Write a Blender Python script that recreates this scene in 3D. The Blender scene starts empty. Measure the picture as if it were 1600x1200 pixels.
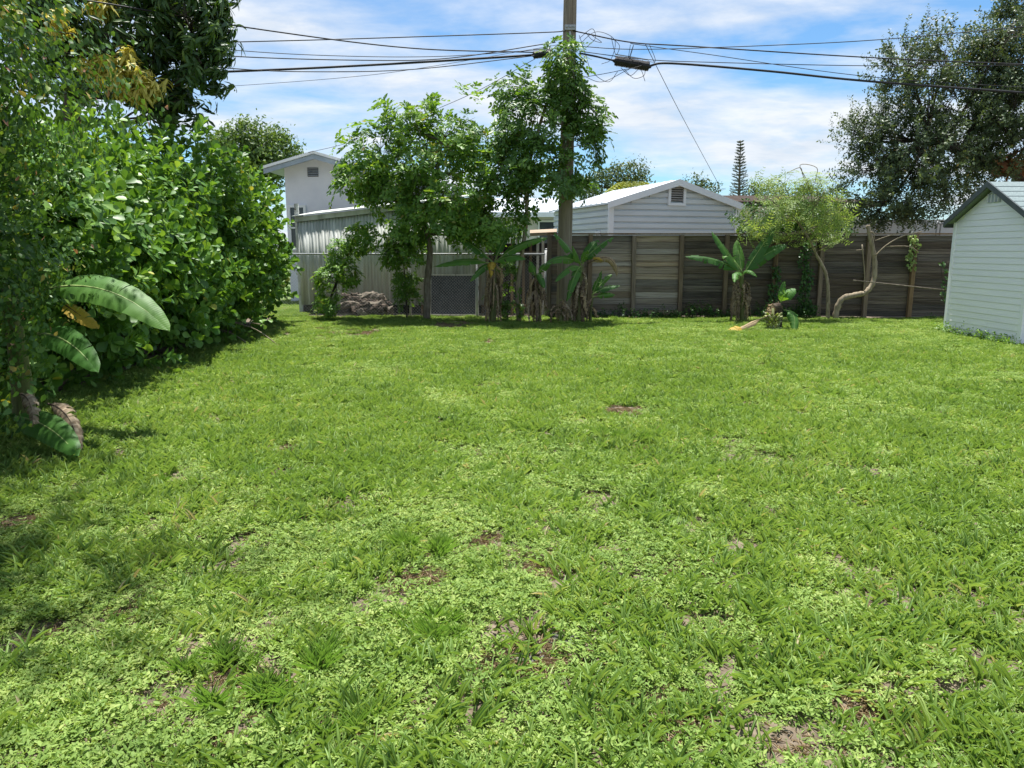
import bpy, math, random
import numpy as np
from mathutils import Vector, Matrix

random.seed(7)
RNG = np.random.default_rng(11)
R = math.radians
S = bpy.context.scene
COL = S.collection

# ------------------------------------------------------------------ camera
EYE = 1.55
PITCH = R(10.3)
F = 1155.0 / 1600.0
cam_d = bpy.data.cameras.new('camera')
cam_d.sensor_width = 36.0
cam_d.lens = 36.0 * F
cam_d.clip_end = 3000
cam_d.clip_start = 0.05
cam = bpy.data.objects.new('camera', cam_d)
COL.objects.link(cam)
cam.location = (0, 0, EYE)
cam.rotation_euler = (math.pi / 2 - PITCH, 0, 0)
S.camera = cam

# ------------------------------------------------------------------ sky, sun, exposure
SUN = Vector((-0.03, 0.20, 0.95)).normalized()
sun_el = math.asin(SUN.z)
sun_az = math.atan2(SUN.x, SUN.y)
w = bpy.data.worlds.new('World')
S.world = w
w.use_nodes = True
wt = w.node_tree
wt.nodes.clear()


def N(t, kind, **kw):
    n = t.nodes.new(kind)
    for k, v in kw.items():
        if k.startswith('i_'):
            key = k[2:]
            key = int(key) if key.isdigit() else key.replace('_', ' ')
            n.inputs[key].default_value = v
        else:
            setattr(n, k, v)
    return n


def ramp(t, fac, stops, interp='LINEAR'):
    n = t.nodes.new('ShaderNodeValToRGB')
    n.color_ramp.interpolation = interp
    el = n.color_ramp.elements
    while len(el) < len(stops):
        el.new(0.5)
    for e, (p, c) in zip(el, stops):
        e.position = p
        e.color = (*c, 1) if len(c) == 3 else c
    t.links.new(fac, n.inputs[0])
    return n.outputs[0]


def math_node(t, op, a, b=None, c=None):
    n = t.nodes.new('ShaderNodeMath')
    n.operation = op
    for k, v in enumerate((a, b, c)):
        if v is None:
            continue
        if isinstance(v, (int, float)):
            n.inputs[k].default_value = v
        else:
            t.links.new(v, n.inputs[k])
    return n.outputs[0]


sky = N(wt, 'ShaderNodeTexSky', sky_type='NISHITA', sun_disc=False, sun_elevation=sun_el,
        sun_rotation=sun_az, altitude=0, air_density=1.0, dust_density=0.3, ozone_density=2.5)
tc = N(wt, 'ShaderNodeTexCoord')
sep = N(wt, 'ShaderNodeSeparateXYZ')
wt.links.new(tc.outputs['Generated'], sep.inputs[0])
den = math_node(wt, 'ADD', math_node(wt, 'MAXIMUM', sep.outputs['Z'], 0.0), 0.20)
cx = math_node(wt, 'DIVIDE', sep.outputs['X'], den)
cy = math_node(wt, 'DIVIDE', sep.outputs['Y'], den)
comb = N(wt, 'ShaderNodeCombineXYZ')
wt.links.new(cx, comb.inputs[0])
wt.links.new(cy, comb.inputs[1])
mp = N(wt, 'ShaderNodeMapping')
mp.inputs['Location'].default_value = (3.1, 7.7, 0)
mp.inputs['Rotation'].default_value = (0, 0, R(18))
mp.inputs['Scale'].default_value = (0.75, 1.15, 1)
wt.links.new(comb.outputs[0], mp.inputs[0])
n1 = N(wt, 'ShaderNodeTexNoise', i_Scale=1.15, i_Detail=9.0, i_Roughness=0.56, i_Distortion=0.35)
n2 = N(wt, 'ShaderNodeTexNoise', i_Scale=3.4, i_Detail=7.0, i_Roughness=0.6, i_Distortion=0.2)
wt.links.new(mp.outputs[0], n1.inputs['Vector'])
wt.links.new(mp.outputs[0], n2.inputs['Vector'])
mixn = math_node(wt, 'ADD', math_node(wt, 'MULTIPLY', n1.outputs['Fac'], 0.72), math_node(wt, 'MULTIPLY', n2.outputs['Fac'], 0.28))
cfac = ramp(wt, mixn, [(0.405, (0, 0, 0)), (0.49, (0.45, 0.45, 0.45)), (0.595, (0.96, 0.96, 0.96))])
ccol = ramp(wt, n2.outputs['Fac'], [(0.3, (0.62, 0.70, 0.81)), (0.66, (0.90, 0.93, 0.97))])
bg1 = N(wt, 'ShaderNodeBackground', i_Strength=0.07)
bg2 = N(wt, 'ShaderNodeBackground', i_Strength=0.53)
tint = N(wt, 'ShaderNodeMixRGB', blend_type='MULTIPLY', i_Fac=1.0)
tint.inputs['Color2'].default_value = (0.72, 1.0, 1.16, 1)
wt.links.new(sky.outputs[0], tint.inputs['Color1'])
wt.links.new(tint.outputs[0], bg1.inputs[0])
wt.links.new(ccol, bg2.inputs[0])
mixw = N(wt, 'ShaderNodeMixShader')
wt.links.new(cfac, mixw.inputs[0])
wt.links.new(bg1.outputs[0], mixw.inputs[1])
wt.links.new(bg2.outputs[0], mixw.inputs[2])
wo = N(wt, 'ShaderNodeOutputWorld')
wt.links.new(mixw.outputs[0], wo.inputs[0])

sun_d = bpy.data.lights.new('sun', 'SUN')
sun_d.energy = 4.7
sun_d.angle = R(1.2)
sun_d.color = (1.0, 0.97, 0.925)
sun = bpy.data.objects.new('sun', sun_d)
COL.objects.link(sun)
sun.location = SUN * 60
sun.rotation_euler = SUN.to_track_quat('Z', 'Y').to_euler()

S.view_settings.view_transform = 'Standard'
S.view_settings.look = 'None'
S.view_settings.exposure = 1.05
S.view_settings.gamma = 1
S.view_settings.use_curve_mapping = False
S.cycles.max_bounces = 7
S.cycles.diffuse_bounces = 4
S.cycles.glossy_bounces = 3
S.cycles.transmission_bounces = 5
S.cycles.transparent_max_bounces = 6
S.cycles.use_denoising = True
S.cycles.caustics_reflective = False
S.cycles.caustics_refractive = False

# ------------------------------------------------------------------ camera maths used to survey positions
CP, SP = math.cos(PITCH), math.sin(PITCH)


def P(u, v, Y):
    """point at distance Y along the ground axis seen at photo pixel (u, v)"""
    dx, dy = (u - 800) / 1155.0, (600 - v) / 1155.0
    yy = CP + dy * SP
    t = Y / yy
    return Vector((dx * t, Y, EYE + t * (-SP + dy * CP)))


def G(u, v):
    """ground point under photo pixel (u, v)"""
    dx, dy = (u - 800) / 1155.0, (600 - v) / 1155.0
    t = EYE / (SP - dy * CP)
    return Vector((dx * t, t * (CP + dy * SP), 0))


def project(p):
    d = p - np.array([0, 0, EYE])
    depth = d[:, 1] * CP - d[:, 2] * SP
    up = d[:, 1] * SP + d[:, 2] * CP
    dd = np.maximum(depth, 0.05)
    return 800 + 1155 * d[:, 0] / dd, 600 - 1155 * up / dd, depth


def vnoise(x, y, scale, seed=0):
    """smooth value noise 0..1 for numpy arrays"""
    x = np.asarray(x, float) * scale
    y = np.asarray(y, float) * scale
    xi, yi = np.floor(x).astype(int), np.floor(y).astype(int)
    fx, fy = x - xi, y - yi
    fx = fx * fx * (3 - 2 * fx)
    fy = fy * fy * (3 - 2 * fy)

    def h(a, b):
        s = np.sin(a * 127.1 + b * 311.7 + seed * 74.7) * 43758.5453
        return s - np.floor(s)
    return (h(xi, yi) * (1 - fx) + h(xi + 1, yi) * fx) * (1 - fy) + (h(xi, yi + 1) * (1 - fx) + h(xi + 1, yi + 1) * fx) * fy


def ground_z(x, y):
    x = np.asarray(x, float)
    y = np.asarray(y, float)
    inside = np.clip((22 - np.abs(y - 6)) / 6, 0, 1) * np.clip((16 - np.abs(x)) / 4, 0, 1)
    return (0.05 * (vnoise(x, y, 0.6, 3) - 0.5) + 0.035 * (vnoise(x, y, 2.2, 5) - 0.5)) * inside


# ------------------------------------------------------------------ object helpers
def tag(o, label=None, cat=None, group=None, kind=None):
    if label:
        o['label'] = label
    if cat:
        o['category'] = cat
    if group:
        o['group'] = group
    if kind:
        o['kind'] = kind
    return o


def root(name, loc, label, cat, group=None):
    o = bpy.data.objects.new(name, None)
    o.empty_display_size = 0.1
    COL.objects.link(o)
    o.location = loc
    return tag(o, label, cat, group)


def attach(o, parent):
    o.parent = parent
    if parent is not None and parent.type == 'EMPTY':
        o.matrix_parent_inverse = Matrix.Translation(-Vector(parent.location))


class MB:
    """collects shapes into one mesh, in world coordinates"""

    def __init__(self):
        self.v, self.f, self.a = [], [], []

    def add(self, vs, fs):
        b = len(self.v)
        self.v += [tuple(p) for p in vs]
        self.f += [tuple(i + b for i in f) for f in fs]
        return self

    def box(self, lo, hi):
        x0, y0, z0 = lo
        x1, y1, z1 = hi
        return self.add([(x0, y0, z0), (x1, y0, z0), (x1, y1, z0), (x0, y1, z0), (x0, y0, z1), (x1, y0, z1), (x1, y1, z1), (x0, y1, z1)],
                        [(0, 3, 2, 1), (4, 5, 6, 7), (0, 1, 5, 4), (1, 2, 6, 5), (2, 3, 7, 6), (3, 0, 4, 7)])

    def hexa(self, pts):
        """8 points: bottom ring of 4, top ring of 4"""
        return self.add(pts, [(0, 3, 2, 1), (4, 5, 6, 7), (0, 1, 5, 4), (1, 2, 6, 5), (2, 3, 7, 6), (3, 0, 4, 7)])

    def beam(self, a, b, wx, wz, up=(0, 0, 1)):
        a, b = Vector(a), Vector(b)
        d = (b - a).normalized()
        s = d.cross(Vector(up))
        if s.length < 1e-4:
            s = d.cross(Vector((0, 1, 0)))
        s.normalize()
        u = s.cross(d).normalized()
        s, u = s * wx / 2, u * wz / 2
        return self.hexa([a - s - u, a + s - u, b + s - u, b - s - u, a - s + u, a + s + u, b + s + u, b - s + u])

    def tube(self, pts, rad, sides=8, cap=True, wob=0.0):
        pts = [Vector(p) for p in pts]
        n = len(pts)
        if isinstance(rad, (int, float)):
            rad = [rad] * n
        ref = Vector((0.13, 0.97, 0.21))
        vs, fs = [], []
        for i, p in enumerate(pts):
            d = (pts[min(i + 1, n - 1)] - pts[max(i - 1, 0)])
            if d.length < 1e-9:
                d = Vector((0, 0, 1))
            d.normalize()
            s = d.cross(ref)
            if s.length < 1e-3:
                s = d.cross(Vector((1, 0, 0)))
            s.normalize()
            u = s.cross(d)
            for k in range(sides):
                a = 2 * math.pi * k / sides
                r = rad[i] * (1 + (random.uniform(-wob, wob) if wob else 0))
                vs.append(p + s * math.cos(a) * r + u * math.sin(a) * r)
        for i in range(n - 1):
            for k in range(sides):
                k2 = (k + 1) % sides
                fs.append((i * sides + k, i * sides + k2, (i + 1) * sides + k2, (i + 1) * sides + k))
        if cap:
            fs.append(tuple(reversed(range(sides))))
            fs.append(tuple((n - 1) * sides + k for k in range(sides)))
        return self.add(vs, fs)

    def build(self, name, mat, parent=None, smooth=False, bevel=0.0):
        me = bpy.data.meshes.new(name)
        me.from_pydata(self.v, [], self.f)
        me.materials.append(mat)
        if smooth:
            me.polygons.foreach_set('use_smooth', [True] * len(me.polygons))
        me.update()
        o = bpy.data.objects.new(name, me)
        COL.objects.link(o)
        if parent is not None:
            attach(o, parent)
        if bevel:
            m = o.modifiers.new('bevel', 'BEVEL')
            m.width = bevel
            m.segments = 1
            m.limit_method = 'ANGLE'
        return o


def smooth_path(pts, n=8):
    """Catmull-Rom through points (Vectors)"""
    pts = [Vector(p) for p in pts]
    q = [pts[0] * 2 - pts[1]] + pts + [pts[-1] * 2 - pts[-2]]
    out = []
    for i in range(1, len(q) - 2):
        a, b, c, d = q[i - 1], q[i], q[i + 1], q[i + 2]
        for k in range(n):
            t = k / n
            out.append(0.5 * ((2 * b) + (c - a) * t + (2 * a - 5 * b + 4 * c - d) * t * t + (3 * b - a - 3 * c + d) * t ** 3))
    out.append(pts[-1])
    return out


# ------------------------------------------------------------------ materials
def new_mat(name):
    m = bpy.data.materials.new(name)
    m.use_nodes = True
    t = m.node_tree
    t.nodes.clear()
    out = N(t, 'ShaderNodeOutputMaterial')
    p = N(t, 'ShaderNodeBsdfPrincipled')
    t.links.new(p.outputs[0], out.inputs[0])
    return m, t, p, out


def surf_mat(name, stops, scale=(3, 3, 3), rough=0.8, detail=6, bump=0.1, bump_scale=None, spec=0.3, metal=0.0, obj_var=0.0, coord='Object', nrough=0.6):
    m, t, p, out = new_mat(name)
    co = N(t, 'ShaderNodeTexCoord')
    mp = N(t, 'ShaderNodeMapping')
    mp.inputs['Scale'].default_value = scale
    oi = N(t, 'ShaderNodeObjectInfo')
    va = N(t, 'ShaderNodeVectorMath', operation='ADD')
    cb = N(t, 'ShaderNodeCombineXYZ')
    k = math_node(t, 'MULTIPLY', oi.outputs['Random'], 37.0)
    for i in range(3):
        t.links.new(k, cb.inputs[i])
    if coord == 'World':
        ge = N(t, 'ShaderNodeNewGeometry')
        t.links.new(ge.outputs['Position'], mp.inputs[0])
    else:
        t.links.new(co.outputs[coord], mp.inputs[0])
    t.links.new(mp.outputs[0], va.inputs[0])
    t.links.new(cb.outputs[0], va.inputs[1])
    nz = N(t, 'ShaderNodeTexNoise', i_Scale=1.0, i_Detail=float(detail), i_Roughness=nrough)
    t.links.new(va.outputs[0], nz.inputs['Vector'])
    c = ramp(t, nz.outputs['Fac'], stops)
    if obj_var:
        mul = N(t, 'ShaderNodeHueSaturation')
        t.links.new(math_node(t, 'MULTIPLY_ADD', oi.outputs['Random'], 2 * obj_var, 1 - obj_var), mul.inputs['Value'])
        rr = math_node(t, 'FRACT', math_node(t, 'MULTIPLY', oi.outputs['Random'], 7.31))
        t.links.new(math_node(t, 'MULTIPLY_ADD', rr, 0.7, 0.6), mul.inputs['Saturation'])
        t.links.new(c, mul.inputs['Color'])
        c = mul.outputs[0]
    t.links.new(c, p.inputs['Base Color'])
    p.inputs['Roughness'].default_value = rough
    p.inputs['Specular IOR Level'].default_value = spec
    p.inputs['Metallic'].default_value = metal
    if bump:
        b = N(t, 'ShaderNodeBump', i_Strength=bump, i_Distance=0.02)
        t.links.new(nz.outputs['Fac'], b.inputs['Height'])
        t.links.new(b.outputs[0], p.inputs['Normal'])
    return m


def leaf_mat(name, stops, rough=0.42, trans=0.35, tcol=None, world_var=0.0, spec=0.4):
    """leaf colour by the leaf's own random number, thin-leaf light passing through"""
    m, t, p, out = new_mat(name)
    at = N(t, 'ShaderNodeAttribute', attribute_name='rnd')
    fac = at.outputs['Fac']
    if world_var:
        ge = N(t, 'ShaderNodeNewGeometry')
        nz = N(t, 'ShaderNodeTexNoise', i_Scale=0.9, i_Detail=3.0)
        t.links.new(ge.outputs['Position'], nz.inputs['Vector'])
        oi = N(t, 'ShaderNodeObjectInfo')
        a = math_node(t, 'MULTIPLY', math_node(t, 'SUBTRACT', nz.outputs['Fac'], 0.5), world_var)
        b = math_node(t, 'MULTIPLY', math_node(t, 'SUBTRACT', oi.outputs['Random'], 0.5), 0.25)
        fac = math_node(t, 'ADD', math_node(t, 'ADD', fac, a), b)
    c = ramp(t, fac, stops)
    t.links.new(c, p.inputs['Base Color'])
    p.inputs['Roughness'].default_value = rough
    p.inputs['Specular IOR Level'].default_value = spec
    tr = N(t, 'ShaderNodeBsdfTranslucent')
    mx = N(t, 'ShaderNodeMixRGB', blend_type='MULTIPLY', i_Fac=1.0)
    mx.inputs['Color2'].default_value = (*(tcol or (1.5, 1.35, 0.5)), 1)
    t.links.new(c, mx.inputs['Color1'])
    t.links.new(mx.outputs[0], tr.inputs['Color'])
    ms = N(t, 'ShaderNodeMixShader', i_Fac=trans)
    t.links.new(p.outputs[0], ms.inputs[1])
    t.links.new(tr.outputs[0], ms.inputs[2])
    t.links.new(ms.outputs[0], out.inputs[0])
    return m


M = {}
M['soil'] = surf_mat('soil', [(0.25, (0.05, 0.038, 0.026)), (0.45, (0.13, 0.10, 0.07)), (0.6, (0.20, 0.16, 0.115)), (0.8, (0.28, 0.23, 0.175))], (16, 16, 16), 0.95, 12, 1.0, coord='World')
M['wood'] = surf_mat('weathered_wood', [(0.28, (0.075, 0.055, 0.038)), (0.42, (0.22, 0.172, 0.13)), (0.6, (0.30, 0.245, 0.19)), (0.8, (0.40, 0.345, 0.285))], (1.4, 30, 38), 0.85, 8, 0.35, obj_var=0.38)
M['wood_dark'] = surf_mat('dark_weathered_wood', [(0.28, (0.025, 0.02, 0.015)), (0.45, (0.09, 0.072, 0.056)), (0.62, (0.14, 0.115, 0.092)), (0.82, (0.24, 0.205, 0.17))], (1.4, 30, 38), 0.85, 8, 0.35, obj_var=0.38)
M['post'] = surf_mat('brown_post_wood', [(0.25, (0.08, 0.05, 0.027)), (0.5, (0.18, 0.118, 0.066)), (0.8, (0.28, 0.20, 0.125))], (30, 30, 1.5), 0.85, 8, 0.3, obj_var=0.2)
M['pole'] = surf_mat('utility_pole_wood', [(0.25, (0.10, 0.08, 0.056)), (0.5, (0.23, 0.19, 0.14)), (0.8, (0.36, 0.31, 0.24))], (26, 26, 0.9), 0.9, 9, 0.5)
M['bark'] = surf_mat('grey_brown_bark', [(0.25, (0.06, 0.048, 0.035)), (0.5, (0.15, 0.125, 0.095)), (0.8, (0.27, 0.24, 0.19))], (20, 20, 6), 0.9, 8, 0.5)
M['bark_pale'] = surf_mat('pale_bark', [(0.25, (0.12, 0.095, 0.06)), (0.5, (0.27, 0.22, 0.15)), (0.8, (0.40, 0.35, 0.26))], (22, 22, 7), 0.9, 8, 0.4)
M['bark_dark'] = surf_mat('dark_bark', [(0.25, (0.025, 0.02, 0.016)), (0.5, (0.06, 0.05, 0.04)), (0.8, (0.12, 0.10, 0.08))], (12, 12, 4), 0.9, 8, 0.5)
M['black'] = surf_mat('black_plastic', [(0.3, (0.012, 0.012, 0.013)), (0.8, (0.03, 0.03, 0.032))], (9, 9, 9), 0.5, 4, 0.03)
M['wire'] = surf_mat('cable_black', [(0.3, (0.018, 0.018, 0.02)), (0.8, (0.035, 0.035, 0.038))], (9, 9, 9), 0.6, 2, 0)
M['steel'] = surf_mat('galvanised_steel', [(0.3, (0.32, 0.33, 0.33)), (0.7, (0.46, 0.47, 0.47))], (14, 14, 14), 0.5, 5, 0.05, metal=0.2)
M['vinyl'] = surf_mat('white_vinyl', [(0.3, (0.83, 0.82, 0.86)), (0.7, (0.89, 0.875, 0.91))], (1.2, 1.2, 5), 0.75, 6, 0.02, spec=0.15)
M['green_trim'] = surf_mat('green_shed_trim', [(0.3, (0.05, 0.062, 0.064)), (0.7, (0.075, 0.09, 0.092))], (6, 6, 6), 0.55, 5, 0.05)
M['green_roof'] = surf_mat('green_grey_shingle', [(0.3, (0.13, 0.17, 0.17)), (0.7, (0.22, 0.27, 0.27))], (40, 40, 40), 0.85, 6, 0.3)
M['metal_siding'] = surf_mat('grey_white_metal_siding', [(0.3, (0.58, 0.625, 0.64)), (0.7, (0.67, 0.71, 0.725))], (0.8, 0.8, 3), 0.5, 5, 0.0)
M['white_metal'] = surf_mat('white_metal_trim', [(0.3, (0.76, 0.78, 0.79)), (0.7, (0.82, 0.84, 0.85))], (2, 2, 2), 0.45, 4, 0.0)
M['stucco'] = surf_mat('lavender_white_stucco', [(0.3, (0.68, 0.69, 0.76)), (0.7, (0.76, 0.77, 0.83))], (2.5, 2.5, 2.5), 0.9, 9, 0.15)
M['blue_metal'] = surf_mat('blue_grey_metal', [(0.3, (0.24, 0.30, 0.36)), (0.7, (0.36, 0.42, 0.48))], (3, 3, 3), 0.5, 5, 0.02)
M['cream'] = surf_mat('cream_wall', [(0.3, (0.58, 0.55, 0.50)), (0.7, (0.68, 0.66, 0.61))], (3, 3, 3), 0.9, 7, 0.1)
M['shingle'] = surf_mat('pale_grey_roof', [(0.3, (0.42, 0.45, 0.49)), (0.7, (0.55, 0.58, 0.62))], (9, 9, 9), 0.85, 6, 0.1)
M['brown_roof'] = surf_mat('brown_roof', [(0.3, (0.035, 0.026, 0.021)), (0.7, (0.075, 0.056, 0.045))], (6, 6, 6), 0.95, 6, 0.2, spec=0.1)
M['glass'] = surf_mat('dark_window_glass', [(0.3, (0.02, 0.025, 0.03)), (0.7, (0.035, 0.042, 0.05))], (1, 1, 1), 0.08, 2, 0, spec=0.6)
M['louvre'] = surf_mat('louvre_slat', [(0.3, (0.33, 0.30, 0.26)), (0.7, (0.45, 0.42, 0.38))], (8, 8, 8), 0.7, 4, 0.05)
M['louvre_blue'] = surf_mat('louvre_slat_blue', [(0.3, (0.30, 0.33, 0.38)), (0.7, (0.42, 0.45, 0.5))], (8, 8, 8), 0.7, 4, 0.05)
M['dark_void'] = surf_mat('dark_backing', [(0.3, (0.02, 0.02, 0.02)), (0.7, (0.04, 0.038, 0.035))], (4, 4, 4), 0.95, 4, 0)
M['corrugated'] = surf_mat('mossy_corrugated_sheet', [(0.28, (0.24, 0.255, 0.21)), (0.42, (0.47, 0.495, 0.44)), (0.6, (0.63, 0.655, 0.60)), (0.8, (0.71, 0.73, 0.68))], (5, 5, 0.7), 0.7, 8, 0.05, obj_var=0.10)
M['screen'] = surf_mat('dark_screen_mesh', [(0.3, (0.030, 0.036, 0.046)), (0.7, (0.055, 0.064, 0.078))], (5, 5, 5), 0.8, 6, 0.1)
M['peel_white'] = surf_mat('peeling_white_paint', [(0.34, (0.12, 0.10, 0.08)), (0.42, (0.5, 0.5, 0.48)), (0.7, (0.68, 0.68, 0.66))], (20, 20, 7), 0.8, 8, 0.2)
M['rot'] = surf_mat('rotted_log', [(0.3, (0.012, 0.009, 0.007)), (0.48, (0.05, 0.036, 0.026)), (0.62, (0.12, 0.09, 0.065)), (0.8, (0.34, 0.29, 0.23))], (16, 16, 16), 0.95, 10, 1.0)
M['stone'] = surf_mat('grey_limestone', [(0.25, (0.05, 0.047, 0.04)), (0.5, (0.12, 0.115, 0.10)), (0.8, (0.22, 0.21, 0.185))], (14, 14, 14), 0.95, 9, 0.7)
M['pseudostem'] = surf_mat('banana_stem', [(0.25, (0.05, 0.055, 0.02)), (0.5, (0.11, 0.13, 0.04)), (0.75, (0.18, 0.15, 0.07))], (20, 20, 2), 0.7, 7, 0.3)
M['dead'] = leaf_mat('dead_banana_leaf', [(0.0, (0.10, 0.07, 0.045)), (0.35, (0.20, 0.145, 0.09)), (0.7, (0.33, 0.255, 0.165)), (1.0, (0.44, 0.36, 0.26))], 0.85, 0.15, (1.1, 1.0, 0.8))
M['dead_tan'] = leaf_mat('tan_dead_leaf', [(0.0, (0.26, 0.19, 0.10)), (1.0, (0.40, 0.30, 0.17))], 0.8, 0.2, (1.1, 1.0, 0.7))
M['yellow_leaf'] = leaf_mat('yellow_leaf', [(0.0, (0.42, 0.29, 0.03)), (1.0, (0.52, 0.36, 0.06))], 0.6, 0.3, (1.1, 1.0, 0.6))
M['fruit'] = surf_mat('green_banana_fruit', [(0.3, (0.16, 0.21, 0.05)), (0.55, (0.30, 0.33, 0.10)), (0.8, (0.48, 0.47, 0.22))], (14, 14, 14), 0.5, 4, 0.05, obj_var=0.45)
M['bromeliad'] = leaf_mat('rusty_bromeliad', [(0.0, (0.20, 0.085, 0.035)), (1.0, (0.36, 0.18, 0.08))], 0.7, 0.25, (1.2, 1.0, 0.6))
M['straw'] = leaf_mat('dry_straw', [(0.0, (0.18, 0.125, 0.07)), (0.5, (0.32, 0.24, 0.14)), (1.0, (0.48, 0.40, 0.26))], 0.9, 0.1, (1, 1, 0.8))

M['clusia'] = leaf_mat('clusia_leaf', [(0.0, (0.06, 0.15, 0.028)), (0.45, (0.11, 0.235, 0.042)), (0.8, (0.175, 0.32, 0.058)), (0.97, (0.26, 0.40, 0.08)), (1.0, (0.42, 0.42, 0.08))], 0.45, 0.32, spec=0.4)
M['vine'] = leaf_mat('vine_leaf', [(0.0, (0.035, 0.09, 0.024)), (0.5, (0.07, 0.155, 0.035)), (0.86, (0.14, 0.25, 0.045)), (0.95, (0.28, 0.33, 0.05)), (0.985, (0.42, 0.27, 0.13)), (1.0, (0.52, 0.26, 0.2))], 0.5, 0.32, spec=0.3)
M['mango'] = leaf_mat('mango_leaf', [(0.0, (0.025, 0.065, 0.018)), (0.6, (0.055, 0.12, 0.025)), (1.0, (0.13, 0.20, 0.035))], 0.45, 0.28)
M['mango_new'] = leaf_mat('mango_new_leaf', [(0.0, (0.40, 0.38, 0.07)), (0.6, (0.56, 0.50, 0.11)), (1.0, (0.66, 0.57, 0.18))], 0.5, 0.35, (1.2, 1.15, 0.6))
M['tree_a'] = leaf_mat('pinnate_leaf', [(0.0, (0.075, 0.17, 0.032)), (0.5, (0.135, 0.265, 0.045)), (0.93, (0.22, 0.37, 0.06)), (1.0, (0.30, 0.25, 0.07))], 0.45, 0.4)
M['tree_b'] = leaf_mat('glossy_dark_leaf', [(0.0, (0.055, 0.13, 0.028)), (0.6, (0.10, 0.205, 0.04)), (1.0, (0.17, 0.29, 0.055))], 0.42, 0.38)
M['oak'] = leaf_mat('oak_leaf', [(0.0, (0.045, 0.075, 0.036)), (0.6, (0.085, 0.13, 0.056)), (0.97, (0.14, 0.19, 0.07)), (1.0, (0.3, 0.24, 0.07))], 0.45, 0.26)
M['feather'] = leaf_mat('feathery_leaflet', [(0.0, (0.17, 0.27, 0.07)), (0.6, (0.26, 0.37, 0.10)), (1.0, (0.36, 0.43, 0.14))], 0.5, 0.4, (1.3, 1.2, 0.6))
M['far_leaf'] = leaf_mat('far_tree_leaf', [(0.0, (0.05, 0.085, 0.03)), (0.6, (0.085, 0.13, 0.04)), (1.0, (0.14, 0.185, 0.055))], 0.5, 0.25)
M['far_light'] = leaf_mat('far_light_leaf', [(0.0, (0.06, 0.12, 0.028)), (0.6, (0.105, 0.18, 0.04)), (1.0, (0.16, 0.23, 0.05))], 0.5, 0.3)
M['needle'] = leaf_mat('pine_needle', [(0.0, (0.04, 0.06, 0.04)), (1.0, (0.085, 0.105, 0.065))], 0.6, 0.15)
M['ivy'] = leaf_mat('ivy_leaf', [(0.0, (0.022, 0.075, 0.016)), (0.7, (0.05, 0.13, 0.024)), (1.0, (0.09, 0.18, 0.03))], 0.45, 0.25)
M['palm'] = leaf_mat('palm_frond', [(0.0, (0.13, 0.17, 0.03)), (1.0, (0.25, 0.27, 0.05))], 0.45, 0.3)
M['grass'] = leaf_mat('coarse_grass_blade', [(0.0, (0.125, 0.225, 0.05)), (0.4, (0.20, 0.33, 0.072)), (0.75, (0.27, 0.40, 0.10)), (0.96, (0.36, 0.455, 0.14)), (1.0, (0.46, 0.41, 0.23))], 0.48, 0.36, (1.17, 1.1, 0.62), world_var=0.8, spec=0.4)
M['fine_grass'] = leaf_mat('fine_grass_blade', [(0.0, (0.13, 0.25, 0.045)), (0.6, (0.205, 0.36, 0.07)), (1.0, (0.30, 0.43, 0.11))], 0.5, 0.36, (1.1, 1.1, 0.65), world_var=0.5, spec=0.3)
M['cover'] = leaf_mat('ground_cover_leaf', [(0.0, (0.13, 0.225, 0.045)), (0.4, (0.205, 0.32, 0.068)), (0.8, (0.285, 0.40, 0.095)), (1.0, (0.38, 0.465, 0.14))], 0.6, 0.35, (1.17, 1.1, 0.62), world_var=0.8, spec=0.25)


def banana_mat():
    m, t, p, out = new_mat('banana_leaf')
    at = N(t, 'ShaderNodeAttribute', attribute_name='tt')
    oi = N(t, 'ShaderNodeObjectInfo')
    nz = N(t, 'ShaderNodeTexNoise', i_Scale=2.2, i_Detail=4.0)
    co = N(t, 'ShaderNodeTexCoord')
    t.links.new(co.outputs['Object'], nz.inputs['Vector'])
    vein = math_node(t, 'SINE', math_node(t, 'MULTIPLY', at.outputs['Fac'], 420.0))
    k = math_node(t, 'ADD', math_node(t, 'MULTIPLY', nz.outputs['Fac'], 0.7), math_node(t, 'MULTIPLY', oi.outputs['Random'], 0.4))
    k = math_node(t, 'ADD', k, math_node(t, 'MULTIPLY', vein, 0.012))
    c = ramp(t, k, [(0.2, (0.04, 0.12, 0.022)), (0.55, (0.075, 0.19, 0.035)), (0.95, (0.15, 0.28, 0.05))])
    t.links.new(c, p.inputs['Base Color'])
    p.inputs['Roughness'].default_value = 0.5
    p.inputs['Specular IOR Level'].default_value = 0.3
    b = N(t, 'ShaderNodeBump', i_Strength=0.12, i_Distance=0.003)
    t.links.new(vein, b.inputs['Height'])
    t.links.new(b.outputs[0], p.inputs['Normal'])
    tr = N(t, 'ShaderNodeBsdfTranslucent')
    mx = N(t, 'ShaderNodeMixRGB', blend_type='MULTIPLY', i_Fac=1.0)
    mx.inputs['Color2'].default_value = (1.6, 1.5, 0.5, 1)
    t.links.new(c, mx.inputs['Color1'])
    t.links.new(mx.outputs[0], tr.inputs['Color'])
    ms = N(t, 'ShaderNodeMixShader', i_Fac=0.33)
    t.links.new(p.outputs[0], ms.inputs[1])
    t.links.new(tr.outputs[0], ms.inputs[2])
    t.links.new(ms.outputs[0], out.inputs[0])
    return m


M['banana'] = banana_mat()


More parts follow.
